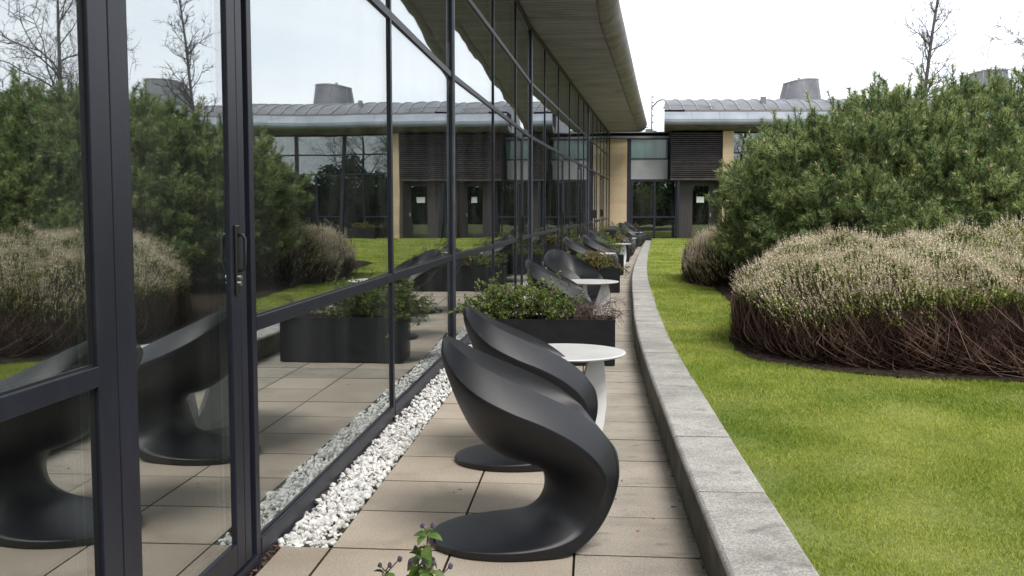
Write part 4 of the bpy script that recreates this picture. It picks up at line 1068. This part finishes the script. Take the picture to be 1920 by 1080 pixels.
H1 = smoothpoly([(2.26, 9.9), (2.25, 8.75), (2.52, 8.28), (2.92, 7.95), (3.9, 7.55), (5.5, 7.42), (7.6, 7.65), (8.6, 9.2), (8.2, 11.2), (6.2, 12.2), (4.2, 12.0), (2.9, 11.2)], 2)
def h1(x, y): return .67 + .20 * min(1, max(0, (x - 2.1) / 1.6)) + .10 * min(1, max(0, (y - 8.3) / 2.5))
heather('heather_shrub', 'wide mound of faded pale heather with bare brown stems, in front of the dark pine', H1, h1, 26000, 17000, 31, twigw=1.0, lo=.60)
H2 = smoothpoly([(3.28, 18.9), (3.15, 16.9), (3.45, 16.2), (4.1, 16.2), (4.6, 17.2), (4.6, 19.2), (3.9, 20.2)], 2)
heather('heather_shrub', 'small brown heather clump at the left foot of the pine, nearer the end wall', H2, lambda x, y: .92, 5200, 2000, 32, gz=.24, sp=1.25, lo=.30, green=.12, twigw=1.6, k=.3)

# ---------------------------------------------------------------- mountain pine
def pine(name, label, lobes, ntip, seed, need=90, y_front=None):
    g = np.random.default_rng(seed); t = thing(name, label, 'shrub')
    Lb = np.array(lobes); C0 = Lb[:, :3]; RR = Lb[:, 3]
    i = g.choice(len(Lb), ntip * 3, p=RR ** 2 / (RR ** 2).sum()); d = unit(g.normal(0, 1, (len(i), 3))); 
    lump = 1 + .24 * np.sin(d[:, 0] * 5 + i) * np.sin(d[:, 2] * 6 + 2 * i) + .12 * np.sin(d[:, 1] * 9 + i)
    fr = g.choice([1.0, .88, .68, .5], len(i), p=[.54, .20, .16, .10]); p = C0[i] + d * (RR[i] * lump * fr)[:, None]
    inside = np.zeros(len(i), bool)
    for c, r in zip(C0, RR): inside |= (np.linalg.norm(p - c, axis=1) < r * .45)
    ok = ~inside & (p[:, 2] > .38); p, d = p[ok][:ntip], d[ok][:ntip]; n = len(p)
    # branches from the roots to the tips
    root = np.array([C0[:, 0].mean(), C0[:, 1].mean(), .2]); idx = g.choice(n, min(150, n), replace=False); q = 7; tt = np.linspace(0, 1, q)[None, :, None]
    near = np.array([C0[np.argmin(np.linalg.norm(C0 - p_, axis=1))] for p_ in p[idx]]); rt = near.copy(); rt[:, 2] = .3
    mid = near * .8 + rt * .2
    B = rt[:, None] * (1 - tt) ** 2 + 2 * mid[:, None] * tt * (1 - tt) + p[idx][:, None] * tt ** 2; B += g.normal(0, .02, B.shape) * np.sin(tt * np.pi)
    tubes_np('branch', B, np.linspace(.024, .004, q)[None] * np.ones((len(idx), 1)), M['wood'], t)
    for c in C0[::2]:
        mb = MB(); mb.tube([(c[0] + g.uniform(-.1, .1), c[1] + g.uniform(-.1, .1), .1), (c[0], c[1], c[2] * .6 + .2), (c[0], c[1], c[2])], [.06, .045, .02], 7); mb.build('trunk', M['wood'], t, smooth=True)
    # shoots: one leading, several around it, all curving up
    k = 5; D = np.repeat(unit(d * .75 + [0, 0, .75]), k, 0); Pp = np.repeat(p, k, 0); nsh = len(Pp)
    lead = (np.arange(nsh) % k == 0)
    D = unit(D + g.normal(0, .42, D.shape) * np.where(lead, .25, 1)[:, None] + [0, 0, .25]); Pp = Pp - np.repeat(d, k, 0) * .06 + g.normal(0, .075, Pp.shape) * np.where(lead, .3, 1)[:, None]
    Ls = g.uniform(.15, .27, nsh) * np.where(lead, 1.25, 1) * np.where(lead & (np.repeat(d, k, 0)[:, 2] > .6) & (g.uniform(0, 1, nsh) < .4), 1.7, 1)
    sh = np.stack([Pp + D * (Ls[:, None] * f) for f in (0, .5, 1)], 1)
    tubes_np('shoot', sh, np.tile(np.array([.008, .007, .006]), (nsh, 1)), M['wood'], t)
    m = need; f = g.uniform(.05, 1.0, (nsh, m)); c = Pp[:, None] + D[:, None] * (f * Ls[:, None])[..., None]
    r = g.normal(0, 1, (nsh, m, 3)); r = unit(r - (r * D[:, None]).sum(-1, keepdims=True) * D[:, None]); nd = unit(r + D[:, None] * g.uniform(.5, 1.25, (nsh, m, 1)))
    nl = g.uniform(.065, .105, (nsh, m, 1)); sd = unit(np.cross(nd, g.normal(0, 1, nd.shape))) * .0052
    V = np.stack([c - sd, c + sd, c + nd * nl], 2).reshape(-1, 3, 3)
    link('needles', tri_np('needles', V, M['needle']), t)
    # orange-brown candles
    bi = np.where(g.uniform(0, 1, nsh) < np.where(lead, .36, .05))[0]; e = Pp[bi] + D[bi] * Ls[bi][:, None]
    cd = np.stack([e - D[bi] * .005, e + D[bi] * .022, e + D[bi] * g.uniform(.025, .048, (len(bi), 1))], 1)
    tubes_np('bud_cluster', cd, np.tile(np.array([.008, .009, .003]), (len(bi), 1)), M['pinebud'], t, n=5)
    return t
PINE = [(4.42, 15.2, 1.48, 1.08), (4.12, 15.7, 1.3, .78), (4.4, 14.5, 1.05, .72), (5.2, 14.8, 1.82, 1.18), (6.1, 14.7, 2.06, 1.22), (7.1, 14.8, 2.03, 1.22), (8.2, 14.9, 1.9, 1.3), (9.3, 15.3, 1.8, 1.3), (5.6, 16.0, 2.0, 1.1), (6.9, 16.2, 2.0, 1.15), (4.9, 13.9, 1.15, .85), (6.3, 13.6, 1.35, .95), (7.7, 13.6, 1.3, .95), (5.4, 13.2, .95, .6), (4.6, 16.6, 1.6, 1.05)]
pine('pine_shrub', 'broad dark green mountain pine with orange-brown candle buds behind the heather', PINE, 2400, 41, need=92)

# ---------------------------------------------------------------- bare trees
def bare_tree(label, x, y, h, seed, spread, trunk_r, upright=True, levels=4, z0=.2, start=.25, nb=17):
    g = random.Random(seed); t = thing('bare_tree', label, 'tree', (x, y, z0)); mbs = [MB() for _ in range(2)]
    def branch(p, d, L_, r, lev):
        n = 6 if lev < 2 else 4; pts = [p]; rad = [r]
        for k in range(n):
            w = .035 if lev == 0 else .10 + .06 * lev
            d = (d + Vector((g.gauss(0, w), g.gauss(0, w), g.gauss(0, w) + (.10 if upright and lev > 0 else .02)))).normalized()
            pts.append(pts[-1] + d * L_ / n); rad.append(r * (1 - .82 * (k + 1) / n))
        mbs[0 if lev == 0 else 1].tube(pts, rad, 7 if lev == 0 else (5 if lev == 1 else 3))
        if lev >= levels: return
        cnt = nb if lev == 0 else (7 if lev == 1 else 5)
        for q in range(cnt):
            f = start + (1 - start) * (q + g.random()) / cnt if lev == 0 else g.uniform(.2, 1); i = min(int(f * n), n - 1); pp = pts[i].lerp(pts[i + 1], f * n - i)
            a = g.uniform(0, 6.283); dd = (pts[i + 1] - pts[i]).normalized(); o = dd.orthogonal().normalized(); o = (o * math.cos(a) + dd.cross(o) * math.sin(a))
            sp = g.uniform(.55, .95) if lev == 0 else g.uniform(.5, .9)
            nd = (dd * (1 - sp * .45) + o * sp).normalized()
            ll = (spread * (1 - .62 * (f - start) / (1 - start)) if lev == 0 else L_ * .48) * g.uniform(.7, 1.15)
            branch(pp, nd, ll, max(.0075, rad[i] * .42 if lev == 0 else r * .42), lev + 1)
    branch(Vector((0, 0, 0)), Vector((0, 0, 1)), h, trunk_r, 0)
    mbs[0].build('trunk', M['treebark'], t, smooth=True); mbs[1].build('crown', M['treebark'], t, smooth=True)
    return t
bare_tree('slender leafless tree rising behind the pine between the two roof cowls', 12.75, 31.5, 10.2, 3, 1.45, .10, levels=3, start=.3, nb=42)
bare_tree('spreading leafless tree at the right edge of the view', 15.7, 28.3, 8.6, 9, 3.9, .14, upright=False, levels=4, start=.28, nb=20)

# ---------------------------------------------------------------- other side of the lawn, seen mirrored in the glass
t = thing('lounge_chair', 'black lounge chair across the lawn, mirrored in the glass beside a white table', 'chair', (12.0, 42.6, .29), R(150), GC); link('shell', cm, t); link('base_pad', fm, t)
t = thing('lounge_chair', 'black lounge chair across the lawn, leftmost of those mirrored in the glass', 'chair', (14.6, 42.4, .29), R(60), GC); link('shell', cm, t); link('base_pad', fm, t)
t = thing('side_table', 'round white table across the lawn, mirrored in the large pane', 'table', (13.4, 42.2, .29), 0, 'round white tables along the glazed front'); link('table_top', tm, t)
for k in range(3): link('leg', fin, t, (0, 0, 0), R(120 * k))
pp = thing('planter', 'black trough planter across the lawn, mirrored in the large pane', 'planter', (10.6, 42.9, .29), 0, 'black trough planters along the glazed front'); link('box', pbm, pp); link('soil', psm, pp); link('foot', ft, pp)
ps = thing('planter_shrub', 'bronze shrub in the planter across the lawn', 'shrub', (10.6, 42.9, .69)); shrub(ps, w=1.1, h=.45, nbr=60, nleaf=1500, ls=.04, lm=M['leaf_red'], seed=77)
# behind the camera: a tree belt added to darken what the far windows mirror
hg = thing('backdrop_trees', 'tall dark evergreen tree belt added behind the camera, seen only in reflections', 'backdrop_trees')
n = 42000; x = rng.uniform(-4, 46, n); y = -24 + rng.normal(0, 1.2, n); z = rng.uniform(0, 1, n) ** .8 * (6.2 + 1.3 * np.sin(x * .6) + .8 * np.sin(x * 1.9 + 1))
c = np.stack([x, y, z], 1); a = unit(rng.normal(0, 1, (n, 3))); b = unit(np.cross(a, rng.normal(0, 1, (n, 3)))); sz = .20
link('foliage', tri_np('foliage', np.stack([c - a * sz, c + b * sz * .6, c + a * sz, c - b * sz * .6], 1), M['backdrop_trees'], k=4), hg)
MB().box(-4, 46, -25.2, -23.6, 0, 4.2).build('core', M['soil'], hg)
